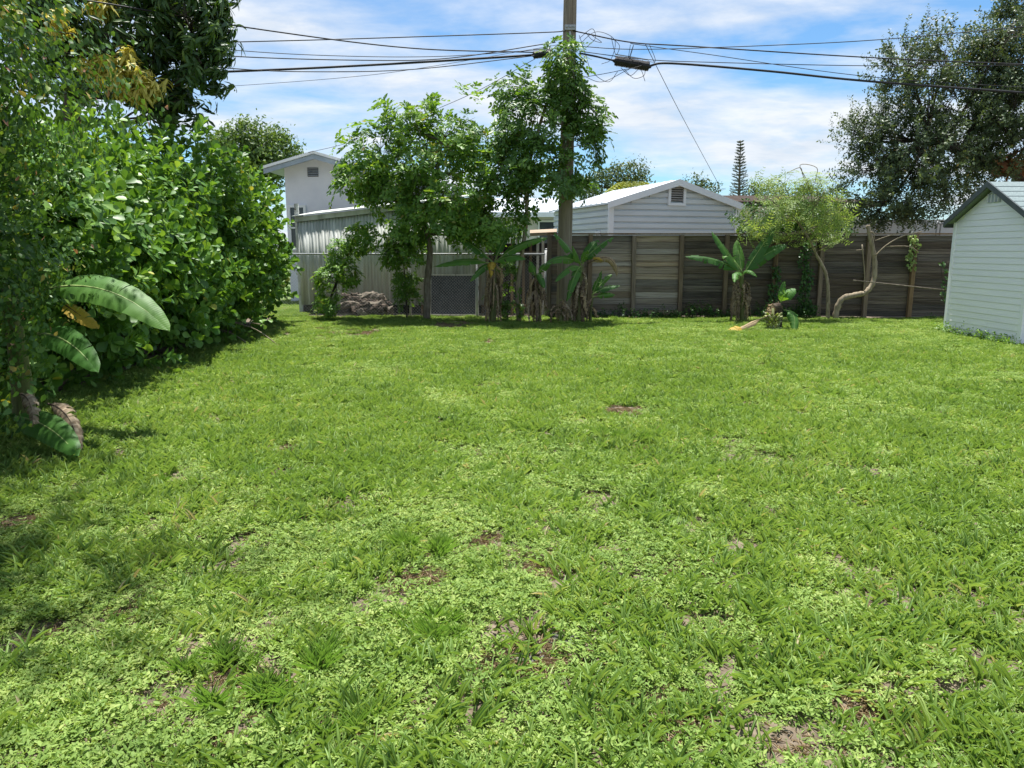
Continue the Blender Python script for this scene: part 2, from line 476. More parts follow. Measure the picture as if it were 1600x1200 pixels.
# ------------------------------------------------------------------ leaf machinery
def leaf_template(profile, fold=0.12, curl=0.15):
    """profile (t, half width) -> verts along +x, width y, z up; first and last are points"""
    vs, fs = [], []
    rows = []
    for t, hw in profile:
        z = -curl * t * t
        if hw < 1e-3:
            rows.append([len(vs)])
            vs.append((t, 0, z))
        else:
            i = len(vs)
            vs += [(t, hw, z + fold * hw), (t, 0, z), (t, -hw, z + fold * hw)]
            rows.append([i, i + 1, i + 2])
    for a, b in zip(rows[:-1], rows[1:]):
        if len(a) == 1:
            fs += [(a[0], b[1], b[0]), (a[0], b[2], b[1])]
        elif len(b) == 1:
            fs += [(a[0], a[1], b[0]), (a[1], a[2], b[0])]
        else:
            fs += [(a[0], a[1], b[1], b[0]), (a[1], a[2], b[2], b[1])]
    return np.array(vs, float), fs


T_CLUSIA = leaf_template([(0, 0), (0.22, 0.11), (0.5, 0.27), (0.74, 0.335), (0.92, 0.22), (1.0, 0)], 0.22, 0.12)
T_OVAL = leaf_template([(0, 0), (0.3, 0.22), (0.7, 0.2), (1.0, 0)], 0.3, 0.15)
T_HEART = leaf_template([(0, 0), (0.22, 0.3), (0.6, 0.27), (1.0, 0)], 0.25, 0.2)
T_LANCE = leaf_template([(0, 0), (0.2, 0.085), (0.5, 0.12), (0.8, 0.075), (1.0, 0)], 0.4, 0.35)
T_SLIM = leaf_template([(0, 0), (0.4, 0.17), (1.0, 0)], 0.2, 0.1)


def make_mesh(name, V, tmpl_faces, nv, mat, rnd):
    """V: (n, nv, 3)"""
    n = V.shape[0]
    me = bpy.data.meshes.new(name)
    lens = np.array([len(f) for f in tmpl_faces])
    flat = np.concatenate([np.array(f) for f in tmpl_faces])
    nl = len(flat)
    me.vertices.add(n * nv)
    me.vertices.foreach_set('co', V.reshape(-1).astype(np.float32))
    me.loops.add(n * nl)
    me.loops.foreach_set('vertex_index', (flat[None, :] + (np.arange(n) * nv)[:, None]).reshape(-1).astype(np.int32))
    nf = len(lens)
    me.polygons.add(n * nf)
    st = np.concatenate([[0], np.cumsum(lens)[:-1]])
    me.polygons.foreach_set('loop_start', (st[None, :] + (np.arange(n) * nl)[:, None]).reshape(-1).astype(np.int32))
    me.polygons.foreach_set('use_smooth', np.ones(n * nf, bool))
    at = me.attributes.new('rnd', 'FLOAT', 'FACE')
    at.data.foreach_set('value', np.repeat(rnd, nf).astype(np.float32))
    me.materials.append(mat)
    me.update(calc_edges=True)
    return me


def norm(a):
    return a / np.maximum(np.linalg.norm(a, axis=-1, keepdims=True), 1e-9)


def frames(axis, nrm):
    x = norm(axis)
    y = norm(np.cross(nrm, x))
    z = np.cross(x, y)
    return np.stack([x, y, z], axis=-1)   # columns


def leaves_object(part_name, tmpl, pos, axis, nrm, scale, rnd, mat, parent, n_parts=0, leaf_name='leaf'):
    """one mesh of leaves; the n_parts that show largest become leaf objects of their own"""
    tv, tf = tmpl
    fr = frames(axis, nrm)
    pick = np.zeros(len(pos), bool)
    if n_parts:
        ctr = pos + norm(axis) * (scale * 0.5)[:, None]
        u, v, d = project(ctr)
        okm = (u > 5) & (u < 1595) & (v > 5) & (v < 1195) & (d > 0.5)
        face = np.abs(np.einsum('ij,ij->i', fr[:, :, 2], norm(ctr - np.array([0, 0, EYE]))))
        cell = 7
        key = (u // cell).astype(int) * 1000 + (v // cell).astype(int)
        order = np.argsort(d)
        order = order[okm[order]]
        _, first = np.unique(key[order], return_index=True)
        vis = order[first]
        score = scale[vis] / d[vis] * (0.25 + face[vis])
        vis = vis[np.argsort(-score)][:n_parts]
        pick[vis] = True
        shades = []
        for k in range(7):
            shades.append(make_mesh(leaf_name, tv[None].copy(), tf, len(tv), mat, np.array([k / 6.0 * 0.97])))
        for i in vis:
            o = bpy.data.objects.new(leaf_name, shades[int(round(min(rnd[i], 0.999) * 6))])
            COL.objects.link(o)
            m = Matrix([[*(fr[i, r] * scale[i]), pos[i, r]] for r in range(3)] + [[0, 0, 0, 1]])
            o.parent = parent
            o.matrix_parent_inverse = Matrix.Translation(-Vector(parent.location))
            o.matrix_basis = m
    k = ~pick
    V = np.einsum('nij,vj->nvi', fr[k] * scale[k][:, None, None], tv) + pos[k][:, None, :]
    me = make_mesh(part_name, V, tf, len(tv), mat, rnd[k])
    o = bpy.data.objects.new(part_name, me)
    COL.objects.link(o)
    if parent is not None:
        attach(o, parent)
    if n_parts:
        o['kind'] = 'stuff'
    return o


def sprig(kind):
    """one cluster of leaves in local coordinates, z outward; arrays pos, axis, normal, scale"""
    rs = RNG
    ps, ax, nm, sc = [], [], [], []
    if kind == 'clusia':
        n = rs.integers(7, 11)
        for i in range(n):
            a = i * 2.4 + rs.uniform(-.3, .3)
            tilt = R(rs.uniform(25, 85)) if i > 2 else R(rs.uniform(8, 35))
            d = np.array([math.cos(a) * math.sin(tilt), math.sin(a) * math.sin(tilt), math.cos(tilt)])
            ps.append([0, 0, -0.09 + 0.012 * (n - i)])
            ax.append(d)
            nm.append(np.array([-d[0] * d[2], -d[1] * d[2], 1 - d[2] ** 2]) + rs.normal(0, .15, 3))
            sc.append(rs.uniform(.075, .115))
    elif kind == 'mango':
        n = rs.integers(10, 15)
        for i in range(n):
            a = i * 2.4 + rs.uniform(-.4, .4)
            h = rs.uniform(-.05, .12)
            d = np.array([math.cos(a), math.sin(a), rs.uniform(-1.6, 0.25)])
            ps.append([0, 0, h])
            ax.append(d)
            nm.append(np.array([math.cos(a), math.sin(a), 1.0]))
            sc.append(rs.uniform(.14, .23))
    elif kind == 'pinnate':
        for b in range(rs.integers(3, 5)):
            a = b * 1.9 + rs.uniform(-.5, .5)
            el = rs.uniform(-.1, 1.0)
            d = np.array([math.cos(a) * math.cos(el), math.sin(a) * math.cos(el), math.sin(el)])
            L = rs.uniform(.16, .26)
            side = norm(np.cross([0, 0, 1.0], d))
            up = np.cross(d, side)
            m = 4
            for j in range(m):
                for sgn in (-1, 1):
                    tt = (j + 1) / m
                    p = d * L * tt + np.array([0, 0, -0.06 * tt * tt])
                    ps.append(p)
                    ax.append(d * 0.55 + side * sgn * 0.9 + rs.normal(0, .15, 3))
                    nm.append(up + rs.normal(0, .3, 3))
                    sc.append(rs.uniform(.07, .105))
    elif kind == 'oak':
        n = rs.integers(11, 17)
        L = rs.uniform(.18, .34)
        for i in range(n):
            a = i * 2.4
            t = i / n
            d = np.array([math.cos(a), math.sin(a), 0.6 + rs.normal(0, .3)])
            ps.append([rs.normal(0, .012), rs.normal(0, .012), L * (t - .4)])
            ax.append(d)
            nm.append(rs.normal(0, .6, 3) + np.array([0, 0, 1.0]))
            sc.append(rs.uniform(.045, .075))
    elif kind == 'vine':
        n = rs.integers(9, 14)
        L = rs.uniform(.2, .38)
        bend = rs.normal(0, .5, 2)
        for i in range(n):
            a = i * 2.6 + rs.uniform(-.5, .5)
            t = i / n
            d = np.array([math.cos(a), math.sin(a), rs.uniform(-.5, .5)])
            ps.append([bend[0] * L * t * t, bend[1] * L * t * t, L * (t - .5)])
            ax.append(d)
            nm.append(np.array([d[0] * .4, d[1] * .4, .9]) + rs.normal(0, .35, 3))
            sc.append(rs.uniform(.035, .062))
    elif kind == 'feather':
        for b in range(rs.integers(3, 5)):
            a = b * 1.8 + rs.uniform(-.5, .5)
            d = norm(np.array([math.cos(a), math.sin(a), rs.uniform(-.2, .5)]))
            side = norm(np.cross([0, 0, 1.0], d))
            L = rs.uniform(.24, .4)
            for j in range(7):
                tt = (j + 1) / 7
                for sgn in (-1, 1):
                    ps.append(d * L * tt + np.array([0, 0, -.12 * tt * tt]))
                    ax.append(side * sgn + d * .35)
                    nm.append(np.array([0, 0, 1.0]) + rs.normal(0, .25, 3))
                    sc.append(rs.uniform(.05, .085))
    elif kind == 'far':
        for i in range(9):
            d = rs.normal(0, 1, 3)
            ps.append(rs.normal(0, .14, 3))
            ax.append(d)
            nm.append(rs.normal(0, .5, 3) + np.array([0, 0, 1.0]))
            sc.append(rs.uniform(.10, .19))
    return tuple(np.array(q, float) for q in (ps, ax, nm, sc))


SPRIGS = {k: [sprig(k) for _ in range(10)] for k in ('clusia', 'mango', 'pinnate', 'oak', 'vine', 'feather', 'far')}


def expand(kind, pts, out, size=1.0, keep_up=0.0):
    """place sprigs of a kind at pts with outward direction out -> leaf arrays"""
    n = len(pts)
    if keep_up:
        out = norm(out * (1 - keep_up) + np.array([0, 0, 1.0]) * keep_up)
    ref = norm(RNG.normal(0, 1, (n, 3)))
    z = norm(out)
    x = norm(np.cross(ref, z))
    y = np.cross(z, x)
    fr = np.stack([x, y, z], -1)
    var = RNG.integers(0, 10, n)
    sz = RNG.uniform(.8, 1.2, n) * size
    res = [[], [], [], [], []]
    cl = RNG.normal(0, .13, n)
    for k in range(10):
        idx = np.where(var == k)[0]
        if not len(idx):
            continue
        p, a, m, s = SPRIGS[kind][k]
        F_, sz_ = fr[idx], sz[idx]
        res[0].append((np.einsum('nij,lj->nli', F_, p) * sz_[:, None, None] + pts[idx][:, None, :]).reshape(-1, 3))
        res[1].append(np.einsum('nij,lj->nli', F_, a).reshape(-1, 3))
        res[2].append(np.einsum('nij,lj->nli', F_, m).reshape(-1, 3))
        res[3].append((sz_[:, None] * s[None, :]).reshape(-1))
        res[4].append(np.clip(RNG.uniform(0, 1, (len(idx), len(s))) * .75 + .12 + cl[idx][:, None], 0, 1).reshape(-1))
    pos, ax, nm, sc, rn = [np.concatenate(r) for r in res]
    rn = np.where(RNG.uniform(0, 1, len(rn)) < .007, 1.0, rn * .96)
    return pos, ax, nm, sc, rn


def blob_points(blobs, per_area, shell=(0.45, 1.0), p=2.0, bias=2.5, front=True, clip=None, gaps=0.0):
    """random points in lumpy ellipsoids (c, r); fewer on the far side from the camera"""
    pts, outs = [], []
    for bi, (c, r) in enumerate(blobs):
        c = np.array(c, float)
        r = np.array(r, float)
        area = 4 * math.pi * ((r[0] * r[1]) ** 1.6 / 3 + (r[0] * r[2]) ** 1.6 / 3 + (r[1] * r[2]) ** 1.6 / 3) ** (1 / 1.6)
        n = int(area * per_area)
        d = norm(RNG.normal(0, 1, (n, 3)))
        k = (np.abs(d / r) ** p).sum(1) ** (-1 / p)
        lump = 1 + .34 * (vnoise(d[:, 0] * 2 + bi * 9 + d[:, 2] * 1.7, d[:, 1] * 2 + d[:, 2] * 2.1, 1.6, bi) - .5) * 2
        f = shell[0] + (shell[1] - shell[0]) * RNG.uniform(0, 1, n) ** (1 / bias)
        q = c + d * (k * lump * f)[:, None]
        if front:
            tocam = norm(np.array([0, 0, EYE]) - q)
            keep = (np.einsum('ij,ij->i', d, tocam) > -.35) | (RNG.uniform(0, 1, n) < .4)
            q, d = q[keep], d[keep]
        pts.append(q)
        outs.append(norm(d / r))
    pts, outs = np.concatenate(pts), np.concatenate(outs)
    k = pts[:, 2] > .05
    if gaps:
        g = .5 * vnoise(pts[:, 0] + .6 * pts[:, 2], pts[:, 1] * .8 + pts[:, 2], 2.6, 51) + .5 * vnoise(pts[:, 0] - .5 * pts[:, 1], pts[:, 2], 3.1, 52)
        k &= g > gaps
    if clip is not None:
        k &= clip(pts)
    return pts[k], outs[k]


def branches(mb, trunk, trunk_r, blobs, tips, r_limb=.03, twig=.006, sub=5, sides=6):
    """trunk along a path, a limb to each blob, sub-branches in it and a twig to each leaf cluster"""
    path = smooth_path(trunk, 6)
    n = len(path)
    rad = [trunk_r[0] + (trunk_r[1] - trunk_r[0]) * (i / (n - 1)) for i in range(n)]
    mb.tube(path, rad, 10, wob=.07)
    nodes = [path[i] for i in range(n // 2, n)]
    hi = path[n // 2:]
    for c, r in blobs:
        c = Vector(c)
        s = min(hi, key=lambda q: (q - c).length + (0.6 if q.z > c.z else 0))
        mid = (s + c) * .5 + Vector((random.uniform(-.1, .1), random.uniform(-.1, .1), -.08 * (c - s).length))
        lp = smooth_path([s, mid, c], 4)
        mb.tube(lp, [r_limb * (1 - .65 * i / (len(lp) - 1)) for i in range(len(lp))], sides)
        nodes += lp[2:]
        for k in range(sub):
            d = Vector(np.array(norm(RNG.normal(0, 1, 3))))
            d.z = abs(d.z) * .8
            e = c + Vector((d.x * r[0], d.y * r[1], d.z * r[2])) * .75
            st = lp[random.randint(2, len(lp) - 1)]
            md = (st + e) * .5 + Vector((random.uniform(-.08, .08), 0, random.uniform(-.05, .08)))
            sp = smooth_path([st, md, e], 3)
            mb.tube(sp, [r_limb * .4 * (1 - .75 * i / (len(sp) - 1)) for i in range(len(sp))], 5)
            nodes += sp[1:]
    if tips is not None and len(tips):
        nn = np.array([list(q) for q in nodes])
        for i in range(0, len(tips), 400):
            t = tips[i:i + 400]
            j = np.argmin(((t[:, None, :] - nn[None]) ** 2).sum(2), axis=1)
            for a, b in zip(t, nn[j]):
                m_ = (a + b) / 2 + RNG.normal(0, .03, 3)
                mb.tube([b, m_, a], [twig, twig * .8, twig * .5], 3, cap=False)


def pxblobs(lst, Y, dy=0.6, yj=.25):
    """blobs listed as photo (u, v, ru, rv) surveyed at distance Y"""
    out = []
    for it in lst:
        u, v, ru, rv = it[:4]
        yy = Y + random.uniform(-yj, yj) + (it[4] if len(it) > 4 else 0)
        c = P(u, v, yy)
        s = yy / 1155.0
        out.append((tuple(c), (ru * s, dy if dy else ru * s, rv * s)))
    return out


def make_tree(name, label, trunk, trunk_r, blobs, kind, leafm, tmpl, density, barkm, size=1.0, n_parts=0, keep_up=.3, shell=(.4, 1.0), r_limb=.03, twigs=True, cat='tree', group=None, sub=5, bias=2.5, twig=.005, gaps=.36):
    rt = root(name, trunk[0], label, cat, group)
    pts, outs = blob_points(blobs, density, shell, bias=bias, gaps=gaps)
    mb = MB()
    branches(mb, trunk, trunk_r, blobs, pts[::2] if twigs else None, r_limb, twig, sub)
    mb.build('trunk', barkm, rt, smooth=True)
    arr = expand(kind, pts, outs, size, keep_up)
    leaves_object('crown', tmpl, *arr, leafm, rt, n_parts)
    return rt


#@@SETTING
# ================================================================== THE SETTING
def axis_coords(lo, hi, step, far):
    a = list(np.arange(lo, hi + 1e-6, step))
    left, right, s = [], [], step
    x = lo
    while x > -far:
        s *= 1.6
        x -= s
        left.append(x)
    x, s = hi, step
    while x < far:
        s *= 1.6
        x += s
        right.append(x)
    return np.array(left[::-1] + a + right)


gx = axis_coords(-9, 12, .15, 900)
gy = axis_coords(0, 19, .15, 900)
XX, YY = np.meshgrid(gx, gy)
ZZ = ground_z(XX, YY)
gv = np.stack([XX, YY, ZZ], -1).reshape(-1, 3)
nx, ny = len(gx), len(gy)
ii = (np.arange(ny - 1)[:, None] * nx + np.arange(nx - 1)[None, :]).reshape(-1)
gf = np.stack([ii, ii + 1, ii + nx + 1, ii + nx], -1)
me = bpy.data.meshes.new('ground')
me.from_pydata(gv.tolist(), [], gf.tolist())
me.polygons.foreach_set('use_smooth', [True] * len(me.polygons))
me.materials.append(M['soil'])
ground = bpy.data.objects.new('ground', me)
COL.objects.link(ground)
gt = M['soil'].node_tree
gp = next(n for n in gt.nodes if n.type == 'BSDF_PRINCIPLED')
src = gp.inputs['Base Color'].links[0].from_socket
geo = N(gt, 'ShaderNodeNewGeometry')
sy_ = N(gt, 'ShaderNodeSeparateXYZ')
gt.links.new(geo.outputs['Position'], sy_.inputs[0])
mx_ = N(gt, 'ShaderNodeMixRGB')
mx_.inputs['Color2'].default_value = (.10, .17, .035, 1)
gt.links.new(ramp(gt, math_node(gt, 'MULTIPLY', sy_.outputs['Y'], .02), [(.40, (0, 0, 0)), (.48, (.8, .8, .8))]), mx_.inputs['Fac'])
gt.links.new(src, mx_.inputs['Color1'])
gt.links.new(mx_.outputs[0], gp.inputs['Base Color'])
tag(ground, 'bare brown soil of the back yard under the grass', None, kind='structure')

# ------------------------------------------------------------------ lawn (uncountable: geometry-node instances on points)
def proto(name, leaves, tmpl, mat, coll):
    pos, ax, nm, sc, rn = leaves
    tv, tf = tmpl
    fr = frames(ax, nm)
    # separate length and width: sc is (n,2)
    S3 = np.stack([sc[:, 0], sc[:, 1], sc[:, 0]], -1)
    V = np.einsum('nij,nvj->nvi', fr, tv[None] * S3[:, None, :]) + pos[:, None, :]
    me_ = make_mesh(name, V, tf, len(tv), mat, rn)
    o = bpy.data.objects.new(name, me_)
    coll.objects.link(o)


T_BLADE = leaf_template([(0, .42), (.4, .5), (.75, .4), (1.0, 0)], .25, .32)
T_BLADE[0][:, 2] += 0
T_BLADE_FINE = leaf_template([(0, .5), (.5, .42), (1.0, 0)], .2, .28)
T_COVER = leaf_template([(0, 0), (.35, .27), (.72, .22), (1.0, 0)], .3, .12)
T_GRASSCOL = {}


def grass_patch(n_tuft, rad, blades, hmin, hmax, wid, lean):
    pos, ax, nm, sc, rn = [], [], [], [], []
    for _ in range(n_tuft):
        r = rad * math.sqrt(RNG.uniform())
        a = RNG.uniform(0, 6.283)
        c = np.array([r * math.cos(a), r * math.sin(a), -.005])
        ta = RNG.uniform(0, 6.283)
        tr = RNG.uniform(.1, .9)
        for b in range(RNG.integers(*blades)):
            aa = ta + RNG.uniform(-1.6, 1.6)
            el = R(RNG.uniform(*lean))
            d = np.array([math.cos(aa) * math.cos(el), math.sin(aa) * math.cos(el), math.sin(el)])
            u = np.array([-math.cos(aa) * math.sin(el), -math.sin(aa) * math.sin(el), math.cos(el)])
            L = RNG.uniform(hmin, hmax)
            pos.append(c + RNG.normal(0, .007, 3) * [1, 1, 0])
            ax.append(d)
            nm.append(u + RNG.normal(0, .25, 3))
            sc.append([L, RNG.uniform(*wid)])
            rn.append(np.clip(tr * .6 + RNG.uniform(0, .4), 0, .95) if RNG.uniform() > .012 else 1.0)
    return tuple(np.array(q) for q in (pos, ax, nm, sc, rn))


def cover_patch(n_stem, rad):
    pos, ax, nm, sc, rn = [], [], [], [], []
    for _ in range(n_stem):
        r = rad * math.sqrt(RNG.uniform())
        a = RNG.uniform(0, 6.283)
        c = np.array([r * math.cos(a), r * math.sin(a), RNG.uniform(.008, .038)])
        sd = RNG.uniform(0, 6.283)
        tr = RNG.uniform(.1, .8)
        for j in range(RNG.integers(3, 6)):
            p = c + np.array([math.cos(sd), math.sin(sd), RNG.uniform(-.1, .35)]) * .011 * j
            for sgn in (-1, 1):
                aa = sd + sgn * RNG.uniform(.7, 1.5)
                el = RNG.uniform(-.2, .9)
                d = np.array([math.cos(aa) * math.cos(el), math.sin(aa) * math.cos(el), math.sin(el)])
                pos.append(p)
                ax.append(d)
                nm.append(np.array([0, 0, 1.0]) + RNG.normal(0, .5, 3))
                L = RNG.uniform(.010, .024)
                sc.append([L, L * RNG.uniform(.6, .95)])
                rn.append(np.clip(tr + RNG.uniform(0, .3), 0, 1))
    return tuple(np.array(q) for q in (pos, ax, nm, sc, rn))


def scatter(name, label, coll, x, y, scl, kmax, lift=0.0, cat=None):
    n = len(x)
    me_ = bpy.data.meshes.new(name)
    me_.vertices.add(n)
    z = ground_z(x, y) + lift
    me_.vertices.foreach_set('co', np.stack([x, y, z], -1).reshape(-1).astype(np.float32))
    a = me_.attributes.new('idx', 'INT', 'POINT')
    a.data.foreach_set('value', RNG.integers(0, kmax, n).astype(np.int32))
    a = me_.attributes.new('rot', 'FLOAT_VECTOR', 'POINT')
    a.data.foreach_set('vector', np.stack([RNG.normal(0, .06, n), RNG.normal(0, .06, n), RNG.uniform(0, 6.283, n)], -1).reshape(-1).astype(np.float32))
    a = me_.attributes.new('scl', 'FLOAT', 'POINT')
    a.data.foreach_set('value', scl.astype(np.float32))
    me_.update()
    o = bpy.data.objects.new(name, me_)
    COL.objects.link(o)
    ng = bpy.data.node_groups.new(name + '_scatter', 'GeometryNodeTree')
    ng.interface.new_socket('Geometry', in_out='INPUT', socket_type='NodeSocketGeometry')
    ng.interface.new_socket('Geometry', in_out='OUTPUT', socket_type='NodeSocketGeometry')
    gi, go = ng.nodes.new('NodeGroupInput'), ng.nodes.new('NodeGroupOutput')
    ip = ng.nodes.new('GeometryNodeInstanceOnPoints')
    ci = ng.nodes.new('GeometryNodeCollectionInfo')
    ci.inputs['Collection'].default_value = coll
    ci.inputs['Separate Children'].default_value = True
    ci.inputs['Reset Children'].default_value = True
    ip.inputs['Pick Instance'].default_value = True

    def na(nm_, dt):
        q = ng.nodes.new('GeometryNodeInputNamedAttribute')
        q.data_type = dt
        q.inputs['Name'].default_value = nm_
        return next(s for s in q.outputs if s.name == 'Attribute' and s.enabled)
    ng.links.new(gi.outputs[0], ip.inputs['Points'])
    ng.links.new(ci.outputs[0], ip.inputs['Instance'])
    ng.links.new(na('idx', 'INT'), ip.inputs['Instance Index'])
    ng.links.new(na('rot', 'FLOAT_VECTOR'), ip.inputs['Rotation'])
    ng.links.new(na('scl', 'FLOAT'), ip.inputs['Scale'])
    ng.links.new(ip.outputs[0], go.inputs[0])
    md = o.modifiers.new('scatter', 'NODES')
    md.node_group = ng
    return tag(o, label, cat, kind='stuff')


bare = [(965, 648, .35), (1003, 706, .12), (895, 775, .22), (762, 845, .2), (648, 905, .13), (1060, 890, .17), (860, 1012, .26), (775, 1035, .14),
        (470, 1080, .14), (1062, 1105, .12), (310, 1185, .06), (1165, 985, .13), (20, 820, .3), (90, 990, .16), (1230, 815, .12), (665, 1010, .09), (380, 1060, .12),
        (585, 1180, .07), (1400, 1110, .1), (1010, 1170, .1), (215, 945, .14), (460, 705, .2), (860, 885, .15), (1175, 640, .16), (560, 520, .8), (500, 516, .4), (705, 508, .9), (1340, 1090, .1)]
bareG = [(G(u, v), r * .72) for u, v, r in bare]


def lawn_points(dens, y0, y1, keepfun, margin=1.2):
    """jittered points over the lawn that the camera could see"""
    area_pts = []
    x0, x1 = -7.0, 12.0
    n = int(dens * (x1 - x0) * (y1 - y0))
    x = RNG.uniform(x0, x1, n)
    y = RNG.uniform(y0, y1, n)
    k = np.abs(x) < .70 * y + margin
    hedge = -4.3 - .045 * (y - 7)
    k &= (x > hedge - .5) | (y > 16.9)
    k &= ~((x > 8.22) & (y > 11.88) & (y < 13.92))
    k &= ~((y > 16.9) & ((x > -4.9) | (x < -7)))
    x, y = x[k], y[k]
    dmin = np.ones(len(x))
    for g, r in bareG:
        dd = np.hypot((x - g.x), (y - g.y) * .8) / r
        dd = dd + .7 * (vnoise(x, y, 9, 4) - .5)
        dmin = np.minimum(dmin, np.clip((dd - .75) / .5, 0, 1))
    pr = keepfun(x, y) * (.10 + .90 * dmin)
    k = RNG.uniform(0, 1, len(x)) < pr
    return x[k], y[k]


def species(x, y):
    """0 = creeping broad-leaf cover, 1 = coarse grass"""
    s = .5 * vnoise(x, y, .55, 21) + .32 * vnoise(x, y, 1.7, 22) + .18 * vnoise(x, y, 4.5, 23)
    s = s + .15 * np.clip((x - .3) / 1.6, -1, 1) * np.clip((7.5 - y) / 4, 0, 1)
    s = s + .05 * np.clip((y - 11) / 4, 0, 1)
    return np.clip((s - .33) / .26, 0, 1)


cg = bpy.data.collections.new('grass_kinds')
for k in range(8):
    proto('grass_patch_%d' % k, grass_patch(20, .14, (3, 6), .05, .125, (.006, .0105), (42, 87)), T_BLADE, M['grass'], cg)
cs = bpy.data.collections.new('short_grass_kinds')
for k in range(6):
    proto('short_patch_%d' % k, grass_patch(26, .15, (3, 6), .025, .06, (.004, .007), (10, 65)), T_BLADE_FINE, M['grass'], cs)
cc = bpy.data.collections.new('cover_kinds')
for k in range(8):
    proto('cover_patch_%d' % k, cover_patch(95, .16), T_COVER, M['cover'], cc)
cf = bpy.data.collections.new('fine_kinds')
for k in range(4):
    proto('fine_patch_%d' % k, grass_patch(5, .03, (14, 22), .06, .13, (.0025, .0045), (52, 89)), T_BLADE_FINE, M['fine_grass'], cf)
cst = bpy.data.collections.new('straw_kinds')
for k in range(4):
    proto('straw_patch_%d' % k, grass_patch(26, .12, (2, 5), .03, .09, (.0025, .005), (-4, 18)), T_BLADE_FINE, M['straw'], cst)

x, y = lawn_points(54, .9, 23, lambda x, y: .30 + .70 * species(x, y))
scatter('coarse_grass', 'coarse bright green lawn grass covering the yard', cg, x, y, RNG.uniform(.65, 1.1, len(x)) * np.where(y > 11, .8, 1), 8)
x, y = lawn_points(42, .9, 23, lambda x, y: .75 + 0 * x)
scatter('short_grass', 'short green grass blades filling between the weeds', cs, x, y, RNG.uniform(.7, 1.15, len(x)), 6)
x, y = lawn_points(52, .9, 23, lambda x, y: 1.0 - .75 * species(x, y))
scatter('ground_cover', 'creeping small-leaved weed matted through the lawn', cc, x, y, RNG.uniform(.75, 1.2, len(x)), 8)
x, y = lawn_points(3.2, .9, 17, lambda x, y: .25 + .75 * (vnoise(x, y, .8, 31) > .55))
tuft = [(662, 870), (640, 862), (690, 868), (668, 992), (650, 985), (510, 1050), (480, 1030), (420, 1085), (1010, 690), (960, 690), (940, 685), (690, 990), (560, 1140), (380, 1110), (1480, 620), (820, 640), (300, 1040), (350, 1050)]
tg = [G(u, v) for u, v in tuft]
tx = np.array([g.x + RNG.normal(0, .05) for g in tg for _ in range(3)])
ty = np.array([g.y + RNG.normal(0, .05) for g in tg for _ in range(3)])
scatter('fine_grass', 'thin upright grass tufts standing above the lawn', cf, np.concatenate([x, tx]), np.concatenate([y, ty]), np.concatenate([RNG.uniform(.5, .9, len(x)), RNG.uniform(.75, 1.15, len(tx))]), 4)
bx_, by_ = [], []
for g, r in bareG:
    n = max(6, int(130 * r * r + 7))
    bx_.append(g.x + RNG.normal(0, r * .5, n))
    by_.append(g.y + RNG.normal(0, r * .5, n))
x, y = lawn_points(7, .9, 17, lambda x, y: 1.0 + 0 * x)
sx, sy = np.concatenate(bx_ + [x]), np.concatenate(by_ + [y])
scatter('dry_straw', 'dry tan straw and dead blades on bare spots', cst, sx, sy, RNG.uniform(.5, 1.1, len(sx)), 4, .006)

# ------------------------------------------------------------------ wooden fence
FY = 16.9
Z_TOP = 1.88
post_px = [858, 921, 990, 1063.5, 1133, 1209, 1281, 1353.5, 1424, 1496, 1568, 1640]
post_x = [P(u, 435, FY).x for u in post_px]
fence = root('wooden_fence', (post_x[0], FY, 0), 'weathered grey horizontal board fence across the back of the yard', 'fence')
rows = 13
edges = np.linspace(.05, Z_TOP - .02, rows + 1) + np.concatenate([[0], RNG.normal(0, .008, rows - 1), [0]])
for b in range(len(post_x) - 1):
    xa, xb = post_x[b], post_x[b + 1]
    shift = random.uniform(-.012, .012)
    for k in range(rows):
        h = edges[k + 1] - edges[k] - random.uniform(.006, .013)
        L = xb - xa - random.uniform(.003, .008)
        yo = random.uniform(-.004, .004) 
        mb = MB()
        t0 = random.uniform(-.005, .005)
        mb.hexa([(-L / 2, -.011, -h / 2), (L / 2, -.011, -h / 2 + t0), (L / 2, .011, -h / 2 + t0), (-L / 2, .011, -h / 2),
                 (-L / 2, -.011, h / 2), (L / 2, -.011, h / 2 + t0), (L / 2, .011, h / 2 + t0), (-L / 2, .011, h / 2)])
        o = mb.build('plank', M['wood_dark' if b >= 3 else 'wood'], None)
        o.location = ((xa + xb) / 2, FY + .04 + yo, (edges[k] + edges[k + 1]) / 2 + shift * .4)
        attach(o, fence)
for b in range(0, len(post_x) - 1, 2):
    for k in range(rows):
        zc = edges[k + 1] if k < rows - 1 else edges[k + 1] - .06
        o = MB().box((post_x[b] + .002, FY + .066, zc - .065), (post_x[min(b + 2, len(post_x) - 1)] - .002, FY + .086, zc + .065)).build('back_plank', M['wood'], fence)
for xx in post_x:
    mb = MB()
    lean = random.uniform(-.02, .02)
    hw = .047
    zt = Z_TOP - random.uniform(.0, .02)
    mb.hexa([(-hw, -.045, -.1), (hw, -.045, -.1), (hw, .045, -.1), (-hw, .045, -.1),
             (-hw + lean, -.045, zt), (hw + lean, -.045, zt), (hw + lean, .045, zt), (-hw + lean, .045, zt)])
    o = mb.build('post', M['post'], None, bevel=.006)
    o.location = (xx, FY - .03, 0)
    attach(o, fence)
for b in range(0, len(post_x) - 1, 2):
    mb = MB().box((post_x[b] - (.06 if b == 0 else -.002), FY - .085, Z_TOP + .002), (post_x[min(b + 2, len(post_x) - 1)] - .002, FY + .075, Z_TOP + .034))
    mb.build('cap_board', M['post'], fence)

